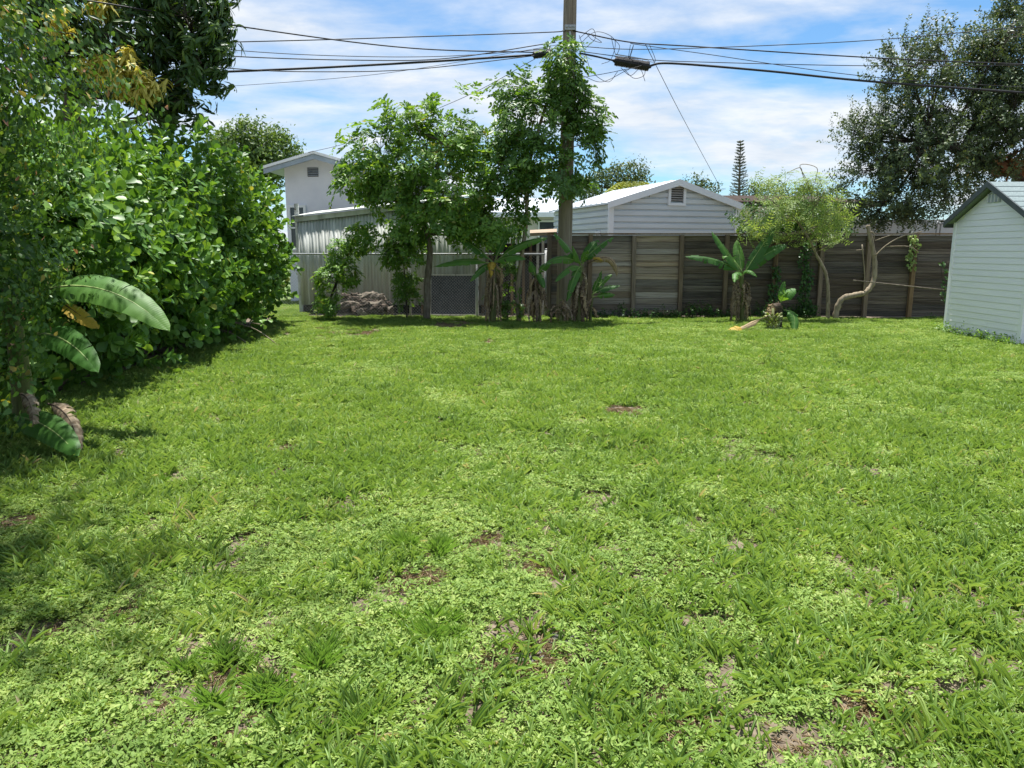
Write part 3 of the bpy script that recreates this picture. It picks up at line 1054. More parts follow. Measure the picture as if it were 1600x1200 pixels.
# ------------------------------------------------------------------ chain-link fence on the left
CY = 16.95
cxa, cxb = P(430, 440, CY).x, P(853, 440, CY).x
ctop = P(650, 397, CY).z
chain = root('chain_link_fence', (cxa, CY, 0), 'rusty grey chain link fence with a top rail left of the pole', 'fence')
MB().tube([(cxa - 1, CY, ctop), (cxb, CY, ctop)], .021, 8).build('top_rail', M['steel'], chain, True)
for u in (520, 640, 745):
    xx = P(u, 440, CY).x
    MB().tube([(xx, CY + .03, -.05), (xx, CY + .03, ctop - .02)], .024, 8).build('post', M['steel'], chain, True)
p = MB().tube([(cxb, CY + .01, -.05), (cxb, CY + .01, ctop + .1)], .036, 10).build('end_post', M['steel'], chain, True)
MB().tube([(cxb, CY + .01, ctop + .1), (cxb, CY + .01, ctop + .125)], [.042, .012], 10).build('cap', M['steel'], p, True)
mb = MB()
h = ctop - .08
step = .068
wr = .0012
n = int((cxb - cxa + h) / step)
for i in range(n + int(h / step) + 1):
    for sgn in (1, -1):
        xa_ = cxa + i * step - (h if sgn > 0 else 0)
        p0 = [xa_, .06]
        p1 = [xa_ + (h if sgn > 0 else -h), .06 + h]
        # clip to the fence rectangle
        lo, hi = cxa, cxb
        t0, t1 = 0.0, 1.0
        dx = p1[0] - p0[0]
        for lim, s in ((lo, 1), (hi, -1)):
            a = (lim - p0[0]) / dx
            if s * dx > 0:
                t0 = max(t0, a)
            else:
                t1 = min(t1, a)
        if t1 - t0 > .02:
            A = (p0[0] + dx * t0, CY - .026 - .003 * sgn, p0[1] + h * t0)
            B = (p0[0] + dx * t1, CY - .026 - .003 * sgn, p0[1] + h * t1)
            mb.tube([A, B], wr, 3, cap=False)
mb.build('chain_link_mesh', M['steel'], chain)

# ------------------------------------------------------------------ white vinyl shed on the right
def shed():
    X0, X1, Ya, Yb = 8.2, 11.0, 11.85, 13.95
    ze, zp, ym = 2.06, 2.62, 12.9
    r = root('garden_shed', (X0, ym, 0), 'white lap-sided garden shed with dark roof trim at the right', 'shed')
    core = MB()
    core.add([(X0, Ya, .06), (X0, Yb, .06), (X0, Yb, ze), (X0, ym, zp - .03), (X0, Ya, ze), (X1, Ya, .06), (X1, Yb, .06), (X1, Yb, ze), (X1, ym, zp - .03), (X1, Ya, ze)],
             [(0, 4, 3, 2, 1), (5, 6, 7, 8, 9), (0, 1, 6, 5), (1, 2, 7, 6), (0, 5, 9, 4), (2, 3, 8, 7), (4, 9, 8, 3)])
    core.build('wall_core', M['vinyl'], r)
    MB().box((X0 + .1, Ya + .1, -.05), (X1 - .1, Yb - .1, .06)).build('skid_base', M['dark_void'], r)
    ch = .107
    z = .03
    slope = (zp - ze) / (ym - Ya)
    while z < zp - .12:
        z1 = min(z + ch, zp - .1)
        a, b = Ya + .05, Yb - .05
        if z1 > ze - .02:
            ins = max(0, (z1 - ze + .02) / slope)
            a, b = max(a, Ya + ins), min(b, Yb - ins)
        if b - a > .15:
            MB().hexa([(X0 - .018, a, z), (X0 - .002, a, z), (X0 - .002, b, z), (X0 - .018, b, z),
                       (X0 - .008, a, z1 - .003), (X0 - .002, a, z1 - .003), (X0 - .002, b, z1 - .003), (X0 - .008, b, z1 - .003)]).build('siding_board', M['vinyl'], r)
        if z1 <= ze:
            MB().hexa([(X0 + .05, Ya - .024, z), (X1 - .05, Ya - .024, z), (X1 - .05, Ya - .002, z), (X0 + .05, Ya - .002, z),
                       (X0 + .05, Ya - .008, z1 - .003), (X1 - .05, Ya - .008, z1 - .003), (X1 - .05, Ya - .002, z1 - .003), (X0 + .05, Ya - .002, z1 - .003)]).build('siding_board', M['vinyl'], r)
        z += ch
    MB().box((X0 - .032, Ya - .03, .02), (X0 + .05, Ya + .05, ze - .02)).build('corner_trim', M['vinyl'], r, bevel=.004)
    MB().box((X0 - .032, Yb - .05, .02), (X0 + .05, Yb + .03, ze - .02)).build('corner_trim', M['vinyl'], r, bevel=.004)
    # roof slabs with overhang
    ov, oh = .13, .14
    for sgn in (-1, 1):
        ye = (Ya - ov) if sgn < 0 else (Yb + ov)
        zee = ze - ov * slope + .03
        a, b = (X0 - oh, ym, zp + .03), (X0 - oh, ye, zee)
        c, d = (X1 + oh, ye, zee), (X1 + oh, ym, zp + .03)
        q = [a, b, c, d]
        o = MB().hexa([*[Vector(k) for k in q], *[Vector(k) + Vector((0, 0, .03)) for k in q]]).build('roof_panel', M['green_roof'], r)
        for j in range(1, 7):   # shingle courses
            f = j / 7
            yy = ym + (ye - ym) * f
            zz = zp + .06 + (zee - zp - .03) * f
            MB().hexa([(X0 - oh, yy, zz), (X1 + oh, yy, zz), (X1 + oh, yy + sgn * .014, zz - .012), (X0 - oh, yy + sgn * .014, zz - .012),
                       (X0 - oh, yy, zz + .008), (X1 + oh, yy, zz + .008), (X1 + oh, yy + sgn * .014, zz + .002), (X0 - oh, yy + sgn * .014, zz + .002)]).build('shingle_course', M['green_roof'], o)
        yo = ye
        MB().hexa([(X0 - oh - .03, ym, zp - .03), (X0 - oh - .002, ym, zp - .03), (X0 - oh - .002, yo, zee - .06), (X0 - oh - .03, yo, zee - .06),
                   (X0 - oh - .03, ym, zp + .07), (X0 - oh - .002, ym, zp + .07), (X0 - oh - .002, yo, zee + .04), (X0 - oh - .03, yo, zee + .04)]).build('rake_trim', M['green_trim'], r)
        MB().box((X0 - oh, min(yo, yo + sgn * .025), zee - .07), (X1 + oh, max(yo, yo + sgn * .025), zee + .035)).build('fascia', M['green_trim'], r)
    v = MB().box((X0 - .035, ym - .17, zp - .28), (X0 - .012, ym + .17, zp - .13)).build('gable_vent', M['louvre_blue'], r)
    for j in range(4):
        yv = ym - .14 + j * .093
        MB().box((X0 - .048, yv - .006, zp - .275), (X0 - .036, yv + .006, zp - .135)).build('slat', M['vinyl'], v)


shed()

# ------------------------------------------------------------------ grey-white metal building behind the fence
def metal_building():
    A = Vector((2.74, 21.0, 0))
    e1 = Vector((3.91, 1.2, 0)).normalized()      # along the gable
    e2 = Vector((-e1.y, e1.x, 0))                 # back
    W, D = 4.02, 4.5
    ze, zp = 2.83, 3.44
    r = root('metal_outbuilding', A, 'grey-white metal outbuilding with a louvred gable vent and white roof', 'building')

    def q(a, b, z):
        return A + e1 * a + e2 * b + Vector((0, 0, z))
    MB().add([q(.02, .02, 0), q(W - .02, .02, 0), q(W - .02, D, 0), q(.02, D, 0), q(.02, .02, ze), q(W - .02, .02, ze), q(W - .02, D, ze), q(.02, D, ze), q(W / 2, .02, zp - .04), q(W / 2, D, zp - .04)],
             [(0, 1, 5, 8, 4), (1, 2, 6, 5), (2, 3, 7, 9, 6), (3, 0, 4, 7), (4, 8, 9, 7), (8, 5, 6, 9)]).build('wall_core', M['metal_siding'], r)
    pitch = .172
    z = 1.45
    while z < zp - .1:
        z1 = min(z + pitch - .028, zp - .06)
        ins = max(0, (z1 - ze + .02) / ((zp - ze) / (W / 2)))
        a, b = .08 + ins, W - .08 - ins
        spans = [(a, b)]
        if z1 > zp - .58 and z < zp - .1:
            spans = [(a, W / 2 - .27), (W / 2 + .27, b)]
        for s0, s1 in spans:
            if s1 - s0 > .05:
                MB().hexa([q(s0, -.03, z + .02), q(s1, -.03, z + .02), q(s1, .02, z), q(s0, .02, z), q(s0, -.03, z1 - .02), q(s1, -.03, z1 - .02), q(s1, .02, z1), q(s0, .02, z1)]).build('siding_rib', M['metal_siding'], r)
        if z1 < ze:
            for s0, s1 in (((.08, .62), (.98, D)) if z < 2.02 else ((.08, D),)):
                MB().hexa([q(.02, s0, z), q(-.03, s0, z + .02), q(-.03, s1, z + .02), q(.02, s1, z), q(.02, s0, z1), q(-.03, s0, z1 - .02), q(-.03, s1, z1 - .02), q(.02, s1, z1)]).build('siding_rib', M['metal_siding'], r)
        z += pitch
    for a in (0, W):
        MB().box((-.07, -.05, 0), (.07, .05, ze - .03)).build('corner_trim', M['white_metal'], None)
        o = bpy.context.scene.collection.objects[-1]
        o.location = q(a, -.0, 0)
        o.rotation_euler = (0, 0, math.atan2(e1.y, e1.x))
        attach(o, r)
    for sgn in (0, 1):
        ae = -.16 if sgn == 0 else W + .16
        zee = ze - .05
        q8 = [q(W / 2, -.14, zp), q(ae, -.14, zee), q(ae, D + .1, zee), q(W / 2, D + .1, zp)]
        MB().hexa(q8 + [k + Vector((0, 0, .05)) for k in q8]).build('roof_panel', M['white_metal'], r)
        for j in range(1, 12):
            s = -.1 + j * (D + .2) / 12
            MB().beam(q(W / 2, s, zp + .06), q(ae, s, zee + .06), .05, .025).build('roof_seam', M['white_metal'], r)
        q8 = [q(W / 2, -.17, zp - .12), q(ae, -.17, zee - .12), q(ae, -.142, zee - .12), q(W / 2, -.142, zp - .12)]
        MB().hexa(q8 + [k + Vector((0, 0, .18)) for k in q8]).build('rake_trim', M['white_metal'], r)
    v = MB().hexa([q(W / 2 - .2, -.02, zp - .54), q(W / 2 + .2, -.02, zp - .54), q(W / 2 + .2, .03, zp - .54), q(W / 2 - .2, .03, zp - .54),
                   q(W / 2 - .2, -.02, zp - .16), q(W / 2 + .2, -.02, zp - .16), q(W / 2 + .2, .03, zp - .16), q(W / 2 - .2, .03, zp - .16)]).build('gable_vent', M['dark_void'], r)
    for j in range(6):
        zz = zp - .52 + j * .063
        MB().hexa([q(W / 2 - .2, -.06, zz), q(W / 2 + .2, -.06, zz), q(W / 2 + .2, -.021, zz + .03), q(W / 2 - .2, -.021, zz + .03),
                   q(W / 2 - .2, -.06, zz + .012), q(W / 2 + .2, -.06, zz + .012), q(W / 2 + .2, -.021, zz + .042), q(W / 2 - .2, -.021, zz + .042)]).build('slat', M['louvre'], v)
    for s0, s1, z0, z1 in ((-.28, -.2, zp - .6, zp - .12), (.2, .28, zp - .6, zp - .12), (-.28, .28, zp - .66, zp - .59), (-.2, .2, zp - .15, zp - .08)):
        MB().hexa([q(W / 2 + s0, -.07, z0), q(W / 2 + s1, -.07, z0), q(W / 2 + s1, .0, z0), q(W / 2 + s0, .0, z0), q(W / 2 + s0, -.07, z1), q(W / 2 + s1, -.07, z1), q(W / 2 + s1, .0, z1), q(W / 2 + s0, .0, z1)]).build('vent_frame', M['white_metal'], v)
    wv = MB().hexa([q(.0, .7, 1.3), q(-.01, .7, 1.3), q(-.01, .9, 1.3), q(.0, .9, 1.3), q(.0, .7, 2.0), q(-.01, .7, 2.0), q(-.01, .9, 2.0), q(.0, .9, 2.0)]).build('window', M['glass'], r)
    for s0, s1, z0, z1 in ((.63, .7, 1.3, 2.07), (.9, .97, 1.3, 2.07), (.7, .9, 2.0, 2.07), (.785, .815, 1.3, 2.0)):
        MB().hexa([q(-.05, s0, z0), q(.0, s0, z0), q(.0, s1, z0), q(-.05, s1, z0), q(-.05, s0, z1), q(.0, s0, z1), q(.0, s1, z1), q(-.05, s1, z1)]).build('window_frame', M['white_metal'], wv)


metal_building()

# ------------------------------------------------------------------ lavender-white house at the left
def left_house():
    Y = 22.0
    pk = P(497, 240, Y)
    el = P(420, 263, Y)
    sl = (pk.z - el.z) / (pk.x - el.x)
    er_x = pk.x + 4.1
    er_z = pk.z - sl * 4.1
    wl, wr_ = P(446, 300, Y).x, er_x - .5
    r = root('stucco_house', (wl, Y, 0), 'pale lavender stucco house with blue-grey gable roof behind the hedge', 'house')
    D = 7
    MB().add([(wl, Y, 0), (wr_, Y, 0), (wr_, Y, pk.z - sl * (wr_ - pk.x) - .12), (pk.x, Y, pk.z - .12), (wl, Y, pk.z - sl * (pk.x - wl) - .12),
              (wl, Y + D, 0), (wr_, Y + D, 0), (wr_, Y + D, pk.z - sl * (wr_ - pk.x) - .12), (pk.x, Y + D, pk.z - .12), (wl, Y + D, pk.z - sl * (pk.x - wl) - .12)],
             [(0, 1, 2, 3, 4), (5, 9, 8, 7, 6), (0, 4, 9, 5), (1, 6, 7, 2), (4, 3, 8, 9), (3, 2, 7, 8)]).build('wall', M['stucco'], r)
    for ex, ez in ((el.x, el.z), (er_x, er_z)):
        q8 = [Vector((pk.x, Y - .45, pk.z - .1)), Vector((ex, Y - .45, ez - .1)), Vector((ex, Y + D + .4, ez - .1)), Vector((pk.x, Y + D + .4, pk.z - .1))]
        rf = MB().hexa(q8 + [k + Vector((0, 0, .1)) for k in q8]).build('roof', M['blue_metal'], r)
        q8 = [Vector((pk.x, Y - .49, pk.z - .2)), Vector((ex, Y - .49, ez - .2)), Vector((ex, Y - .452, ez - .2)), Vector((pk.x, Y - .452, pk.z - .2))]
        MB().hexa(q8 + [k + Vector((0, 0, .13)) for k in q8]).build('fascia', M['blue_metal'], rf)
        q8 = [Vector((pk.x, Y - .53, pk.z - .06)), Vector((ex, Y - .53, ez - .06)), Vector((ex, Y - .452, ez - .06)), Vector((pk.x, Y - .452, pk.z - .06))]
        MB().hexa(q8 + [k + Vector((0, 0, .075)) for k in q8]).build('drip_edge', M['white_metal'], rf)
    a, b = P(481, 276, Y), P(497, 262, Y)
    v = MB().box((a.x, Y - .012, a.z), (b.x, Y + .02, b.z)).build('gable_vent', M['dark_void'], r)
    for j in range(5):
        zz = a.z + (b.z - a.z) * (j + .3) / 5
        MB().hexa([(a.x, Y - .05, zz), (b.x, Y - .05, zz), (b.x, Y - .013, zz + .025), (a.x, Y - .013, zz + .025), (a.x, Y - .05, zz + .012), (b.x, Y - .05, zz + .012), (b.x, Y - .013, zz + .037), (a.x, Y - .013, zz + .037)]).build('slat', M['louvre_blue'], v)
    # window on the lower left
    x0, x1, z0, z1 = wl + .12, wl + .5, 1.6, 2.75
    wv = MB().box((x0, Y - .01, z0), (x1, Y + .02, z1)).build('window', M['glass'], r)
    for lo, hi in (((x0 - .07, z0 - .07), (x0, z1 + .07)), ((x1, z0 - .07), (x1 + .07, z1 + .07)), ((x0, z1), (x1, z1 + .07)), ((x0, z0 - .07), (x1, z0)), ((x0, (z0 + z1) / 2 - .02), (x1, (z0 + z1) / 2 + .02))):
        MB().box((lo[0], Y - .05, lo[1]), (hi[0], Y - .011, hi[1])).build('window_frame', M['white_metal'], wv)


left_house()

# ------------------------------------------------------------------ corrugated lean-to
def corrugated_shed():
    Y = 18.2
    xl, xr = P(467, 400, Y).x, P(757, 400, Y).x
    zl = P(467, 343, Y).z
    sl = (P(550, 333, Y).z - zl) / (P(550, 333, Y).x - xl)
    r = root('corrugated_lean_to', (xl, Y, 0), 'mossy grey corrugated sheet lean-to standing behind the chain link fence', 'shed')
    zb = .22
    nsh = 6
    wsh = (xr - xl) / nsh
    for s in range(nsh):
        mb = MB()
        nn = int(wsh / .019)
        vs, fs = [], []
        for i in range(nn + 1):
            xx = xl + s * wsh + (wsh + .03) * i / nn
            yy = Y + .011 * math.sin(xx * 2 * math.pi / .076) + (.004 if s % 2 else -.004)
            zt = min(zl, zl) + sl * (xx - xl)
            for z in (zb + random.uniform(-.004, .004), zt):
                vs.append((xx, yy, z))
            for z in (zb, zt):
                vs.append((xx, yy + .003, z))
        for i in range(nn):
            a = i * 4
            fs += [(a, a + 4, a + 5, a + 1), (a + 2, a + 3, a + 7, a + 6), (a + 1, a + 5, a + 7, a + 3), (a, a + 2, a + 6, a + 4)]
        mb.add(vs, fs).build('corrugated_sheet', M['corrugated'], r, smooth=True)
    MB().hexa([(xl - .03, Y - .05, zl - .06), (xr, Y - .05, zl - .06 + sl * (xr - xl)), (xr, Y - .016, zl - .06 + sl * (xr - xl)), (xl - .03, Y - .016, zl - .06),
               (xl - .03, Y - .05, zl + .05), (xr, Y - .05, zl + .05 + sl * (xr - xl)), (xr, Y - .016, zl + .05 + sl * (xr - xl)), (xl - .03, Y - .016, zl + .05)]).build('top_trim', M['corrugated'], r)
    MB().box((xl - .06, Y + .02, 0), (xl + .03, Y + .1, P(467, 318, Y).z)).build('corner_post', M['peel_white'], r)
    for f in (.33, .66, .99):
        MB().box((xl + f * (xr - xl) - .04, Y + .03, 0), (xl + f * (xr - xl) + .04, Y + .1, zl)).build('post', M['post'], r)
    MB().box((xl - .02, Y + .12, .0), (xr, Y + 2.4, .2)).build('floor_frame', M['dark_void'], r)
    MB().hexa([(xl - .1, Y - .1, zl + .06), (xr, Y - .1, zl + .06 + sl * (xr - xl)), (xr, Y + 2.4, zl + .3 + sl * (xr - xl)), (xl - .1, Y + 2.4, zl + .3),
               (xl - .1, Y - .1, zl + .08), (xr, Y - .1, zl + .08 + sl * (xr - xl)), (xr, Y + 2.4, zl + .32 + sl * (xr - xl)), (xl - .1, Y + 2.4, zl + .32)]).build('roof_sheet', M['corrugated'], r)
    for xx in (xl - .015, xr - .01):
        MB().box((xx - .012, Y + .13, .21), (xx + .012, Y + 2.4, zl - .05)).build('side_sheet', M['corrugated'], r)


corrugated_shed()

# ------------------------------------------------------------------ houses farther back
def simple_house(name, label, x0, x1, Y, D, zw, zr, wall, roof, over=.4, windows=(), hip=1.2):
    r = root(name, ((x0 + x1) / 2, Y, 0), label, 'house')
    MB().box((x0, Y, 0), (x1, Y + D, zw)).build('wall', wall, r)
    rb = [(x0 - over, Y - over, zw), (x1 + over, Y - over, zw), (x1 + over, Y + D + over, zw), (x0 - over, Y + D + over, zw)]
    rt_ = [(x0 - over + hip, Y + D / 2 - .2, zr), (x1 + over - hip, Y + D / 2 - .2, zr), (x1 + over - hip, Y + D / 2 + .2, zr), (x0 - over + hip, Y + D / 2 + .2, zr)]
    rf = MB().hexa([(a, b, c + .18) for a, b, c in rb] + rt_).build('roof', roof, r)
    MB().box((x0 - over - .02, Y - over - .03, zw + .0), (x1 + over + .02, Y - over - .002, zw + .18)).build('fascia', M['white_metal'] if roof is M['shingle'] else M['brown_roof'], rf)
    MB().box((x0 - over, Y - over, zw + .002), (x1 + over, Y + D + over, zw + .178)).build('eave_box', M['cream'], rf)
    for wx0, wx1, wz0, wz1 in windows:
        wv = MB().box((wx0, Y - .015, wz0), (wx1, Y + .02, wz1)).build('window', M['glass'], r)
        for lo, hi in (((wx0 - .06, wz0 - .06), (wx0, wz1 + .06)), ((wx1, wz0 - .06), (wx1 + .06, wz1 + .06)), ((wx0, wz1), (wx1, wz1 + .06)), ((wx0, wz0 - .06), (wx1, wz0))):
            MB().box((lo[0], Y - .05, lo[1]), (hi[0], Y - .016, hi[1])).build('window_frame', M['white_metal'], wv)


a, b = P(843, 362, 29), P(868, 348, 29)
simple_house('cream_house', 'cream house with pale grey roof seen behind the utility pole', P(740, 340, 29).x, P(905, 340, 29).x, 29, 7, P(800, 340, 29).z, P(800, 309, 32).z, M['cream'], M['shingle'], .5,
             ((a.x, b.x, 1.4, P(850, 347, 29).z), (P(872, 350, 29).x, P(884, 350, 29).x, 1.4, P(850, 347, 29).z)))
simple_house('brown_roofed_house', 'low house with dark brown roof behind the feathery tree', P(1120, 320, 28).x, P(1345, 320, 28).x, 28, 6, P(1200, 324, 28).z, P(1200, 306, 31).z, M['cream'], M['brown_roof'], .5)

# low white wall and tubular railing far right
ya = 20.5
r = root('white_wall', (P(1390, 360, ya).x, ya, 0), 'white low wall with bent tube railing behind the fence beside the shed', 'wall')
MB().box((P(1322, 360, ya).x, ya, 0), (P(1500, 360, ya).x, ya + .18, P(1400, 343, ya).z)).build('wall', M['white_metal'], r)
for u0, u1 in ((1462, 1488), (1468, 1500)):
    p0, p1, p2, p3 = P(u0, 368, ya - .1), P(u0 + 2, 352, ya - .1), P(u0 + 7, 349.5, ya - .1), P(u1, 349.5, ya - .1)
    p0.z = 1.2
    MB().tube(smooth_path([p0, p1, p2, p3], 5), .022, 8).build('railing', M['steel'], r, True)
#@@PLANTS
# ================================================================== UTILITY POLE AND WIRES
PY = 16.62
pb, pt = P(880, 505, PY), P(891, 0, PY)
pdir = (pt - pb).normalized()
ptop = pb + pdir * 8.6
pole = root('utility_pole', (pb.x, pb.y, 0), 'tall weathered wooden utility pole leaning slightly beside the fence', 'utility pole')
pp = [pb - pdir * .3 + (ptop - pb) * (i / 14) for i in range(15)]
MB().tube(pp, [.165 - .035 * i / 14 for i in range(15)], 18, wob=.025).build('shaft', M['pole'], pole, True)


def on_pole(v, off=(0, -.15, 0)):
    z = P(885, v, PY).z
    t = (z - pb.z) / pdir.z
    return pb + pdir * t + Vector(off)


for v in (46, 84):
    c = on_pole(v)
    b_ = MB().box((c.x - .11, c.y - .02, c.z - .05), (c.x + .11, c.y + .03, c.z + .05)).build('bracket', M['steel'], pole)
    for dx in (-.07, 0, .07):
        MB().tube([(c.x + dx, c.y - .06, c.z + .01), (c.x + dx, c.y - .02, c.z + .01)], .018, 8).build('bolt', M['steel'], b_)
c = on_pole(62)
MB().tube([c + Vector((0, 0, .12)), c + Vector((.01, -.02, 0)), c + Vector((0, .0, -.3))], .02, 6).build('ground_wire_clip', M['steel'], pole)


def enclosure(name, u0, v0, u1, v1, rad, label, Ya=PY - .1):
    A, B = P(u0, v0, Ya), P(u1, v1, Ya)
    d = (B - A).normalized()
    r = root(name, (A + B) / 2, label, 'cable splice')
    MB().tube([A, A + d * .02, B - d * .02, B], [rad * .9, rad, rad, rad * .9], 12).build('case', M['black'], r, False)
    for k in range(7):
        q = A + (B - A) * (k + .5) / 7
        MB().tube([q - d * .008, q + d * .008], rad * 1.06, 12).build('rib', M['black'], r)
    for e, s in ((A, -1), (B, 1)):
        MB().tube([e, e + d * s * .05], [rad * .5, rad * .25], 8).build('end_boot', M['black'], r)
    MB().beam(A + Vector((0, 0, rad * 1.35)), B + Vector((0, 0, rad * 1.35)), .02, .02).build('hanger_strand', M['steel'], r)
    return A, B


enclosure('splice_enclosure', 833, 86, 862, 83, .075, 'short black splice case on the cable left of the pole')
enclosure('splice_enclosure', 961, 95, 1014, 104, .095, 'long black splice case on the cable right of the pole')


def wire(pts, rad, label, group='overhead wires at the utility pole', name='overhead_wire'):
    """pts (u, v, Y) surveyed along the wire"""
    path = smooth_path([P(*q) for q in pts], 10)
    o = MB().tube(path, rad, 6).build(name, M['wire'], None, True)
    return tag(o, label, 'wire', group)


wire([(-120, 78, 17.2), (352, 66, 17.0), (540, 61, 16.9), (840, 51, 16.7), (883, 48, 16.5)], .011, 'highest black wire running left from the pole top bracket')
wire([(-60, -25, 10.5), (150, 3, 12), (400, 45, 14), (640, 75, 15.6), (840, 82, 16.5)], .012, 'black wire rising steeply to the top left corner of the sky')
wire([(-120, 128, 17.4), (352, 112, 17.0), (590, 101, 16.8), (833, 86, 16.52)], .024, 'thick black cable sagging left from the short splice case')
wire([(-60, 40, 11), (20, 50, 11.5), (180, 68, 13), (350, 87, 14.4), (560, 94, 15.6), (700, 91, 16.1), (868, 66, 16.5)], .010, 'wire crossing in front of the yellow mango leaves, upper one')
wire([(-60, 20, 11), (60, 46, 11.8), (350, 77, 14.5), (520, 87, 15.5), (690, 88, 16.1), (866, 76, 16.5)], .007, 'thin wire crossing the dark mango crown above the thick cable')
wire([(-40, 62, 11), (120, 84, 12.2), (350, 106, 14.2), (480, 112, 15.2), (650, 108, 16), (860, 84, 16.5)], .009, 'lowest wire crossing in front of the mango crown')
wire([(180, 143, 19), (352, 135, 18.4), (540, 121, 17.8), (660, 106, 17.2), (872, 70, 16.6)], .005, 'faint thin wire below the thick cable on the left')
wire([(470, 241, 21.6), (560, 218, 20.6), (725, 152, 18.2), (836, 92, 16.6)], .006, 'slim service drop sloping down from pole to stucco house roof')
wire([(895, 48, 16.5), (985, 66, 16.6), (1075, 72, 16.8), (1400, 92, 17), (1800, 108, 17.4)], .013, 'upper black wire running right from the pole top bracket')
wire([(900, 72, 16.5), (1000, 77, 16.3), (1200, 71, 16), (1400, 60, 15.6), (1720, 30, 15)], .008, 'wire rising to the right towards the oak top')
wire([(905, 83, 16.5), (935, 89, 16.5), (961, 95, 16.52)], .018, 'short thick cable joining the pole and the long splice case')
wire([(1014, 103, 16.52), (1050, 99, 16.55), (1200, 111, 16.7), (1370, 128, 16.9), (1700, 152, 17.3)], .023, 'thick black cable running right from the long splice case')
wire([(985, 68, 16.6), (1100, 84, 16.7), (1370, 121, 16.9), (1700, 142, 17.3)], .007, 'slanting thin wire ending just above the thick right cable')
wire([(905, 80, 16.5), (1000, 92, 16.5), (1100, 97, 16.7), (1390, 103, 17), (1750, 100, 17.4)], .008, 'level thin wire between the two heavy right wires')
wire([(1008, 68, 16.6), (1030, 112, 17.5), (1070, 190, 21), (1125, 292, 27)], .007, 'long service drop slanting down towards the pine')
wire([(960, 88, 16.4), (1005, 100, 16.4), (960, 112, 16.4), (905, 122, 16.45)], .006, 'drooping loop of wire under the long splice case', 'loose wire loops beside the pole', 'wire_loop')
loops = [[(905, 55), (915, 85), (925, 112), (950, 128), (965, 112)], [(900, 75), (930, 50), (960, 62), (955, 92), (940, 100)], [(920, 52), (940, 66), (925, 62), (915, 50)],
         [(985, 70), (982, 92), (990, 70), (984, 92)], [(955, 58), (962, 85), (968, 72), (958, 60)], [(975, 108), (990, 122), (1006, 118), (1008, 105)], [(910, 118), (940, 128), (975, 112), (985, 107)], [(1015, 70), (1024, 95), (1012, 96)],
         [(905, 60), (925, 45), (930, 60), (915, 75)], [(970, 106), (985, 118), (1000, 108), (1008, 127)]]
names = ['loose black wire looping lowest right of the pole', 'loose wire arcing from pole up towards upper wire', 'tiny curl of wire on upper wire near pole', 'zigzag wire ties between upper wire and splice case',
         'narrow hanging wire loop left of the zigzag ties', 'wire loop under the right end of the long splice case', 'shallow wire swag below the long splice case', 'short wire tail dropping at the right end of the splice case',
         'small wire loop beside the pole bracket', 'kinked wire end hanging under the splice case']
for l, nm_ in zip(loops, names):
    wire([(u, v, 16.5 + random.uniform(-.12, .05)) for u, v in l], .0055, nm_, 'loose wire loops beside the pole', 'wire_loop')

# ================================================================== PLANTS
# clusia hedge
hb = []
for k in range(8):
    f = k / 7
    yy = 7.9 + f * 7.3
    hb.append(((-5.75 - .25 * f + random.uniform(-.06, .06), yy, 1.42 + .07 * f + random.uniform(-.06, .1)), (1.32 + random.uniform(-.05, .1), 1.05, 1.55)))
hedge = root('clusia_hedge', (-5.8, 11.5, 0), 'tall clipped hedge of thick rounded glossy leaves along the left side', 'hedge')
parts = [blob_points(hb, 20, (.93, 1.06), p=3.2, bias=1), blob_points(hb, 17, (.80, .95), p=3.2, bias=1, front=False), blob_points(hb, 14, (.5, .78), p=3.2, bias=1, front=False)]
pts = np.concatenate([p[0] for p in parts])
outs = np.concatenate([p[1] for p in parts])
# drop points deep inside a neighbouring lump
deep = np.zeros(len(pts), bool)
for c, r in hb:
    deep |= ((np.abs((pts - np.array(c)) / np.array(r)) ** 3.2).sum(1) < .42 ** 3.2)
pts, outs = pts[~deep], outs[~deep]
arr = expand('clusia', pts, outs, 1.36, .3)
leaves_object('foliage', T_CLUSIA, *arr, M['clusia'], hedge, 300)
mb = MB()
for c, r in hb:
    for _ in range(5):
        bx = Vector((c[0] + random.uniform(-.3, .5), c[1] + random.uniform(-.5, .5), -.05))
        tp = bx + Vector((random.uniform(-.5, .9), random.uniform(-.4, .4), random.uniform(1.6, 2.6)))
        mb.tube(smooth_path([bx, (bx + tp) / 2 + Vector((random.uniform(-.1, .1), 0, 0)), tp], 4), [.03, .028, .026, .024, .02, .018, .015, .012, .01], 6)
mb.build('stems', M['bark'], hedge, True)

# vine-covered shrub at the near left
vb = [((-4.35, 5.3, 2.75), (1.30, 1.5, 1.15)), ((-4.6, 5.6, 1.4), (1.02, 1.4, 1.15)), ((-4.75, 6.4, 2.7), (1.05, .9, .85)), ((-4.55, 4.7, .75), (.95, 1.0, .8)), ((-5.1, 5.5, 3.4), (1.5, 1.5, .9)),
      ((-4.35, 3.6, 2.2), (1.05, 1.0, 1.5)), ((-4.5, 3.0, .9), (.95, 1.0, .95)), ((-4.9, 2.0, 2.2), (1.2, 1.1, 1.6)), ((-2.95, 3.9, 3.95), (1.75, 2.1, .5)), ((-4.9, 5.2, 4.2), (1.5, 1.5, .6))]  # widest flat lump: unseen overhang, added to shade the near-left lawn
vine = root('flowering_vine', (-4.6, 5.0, 0), 'dense small-leaved vine with pinkish bracts in the near left corner', 'vine')
parts = [blob_points(vb, 40, (.9, 1.1), bias=1), blob_points(vb, 30, (.5, .9), bias=1.2, front=False)]
pts = np.concatenate([p[0] for p in parts])
outs = np.concatenate([p[1] for p in parts])
deep = np.zeros(len(pts), bool)
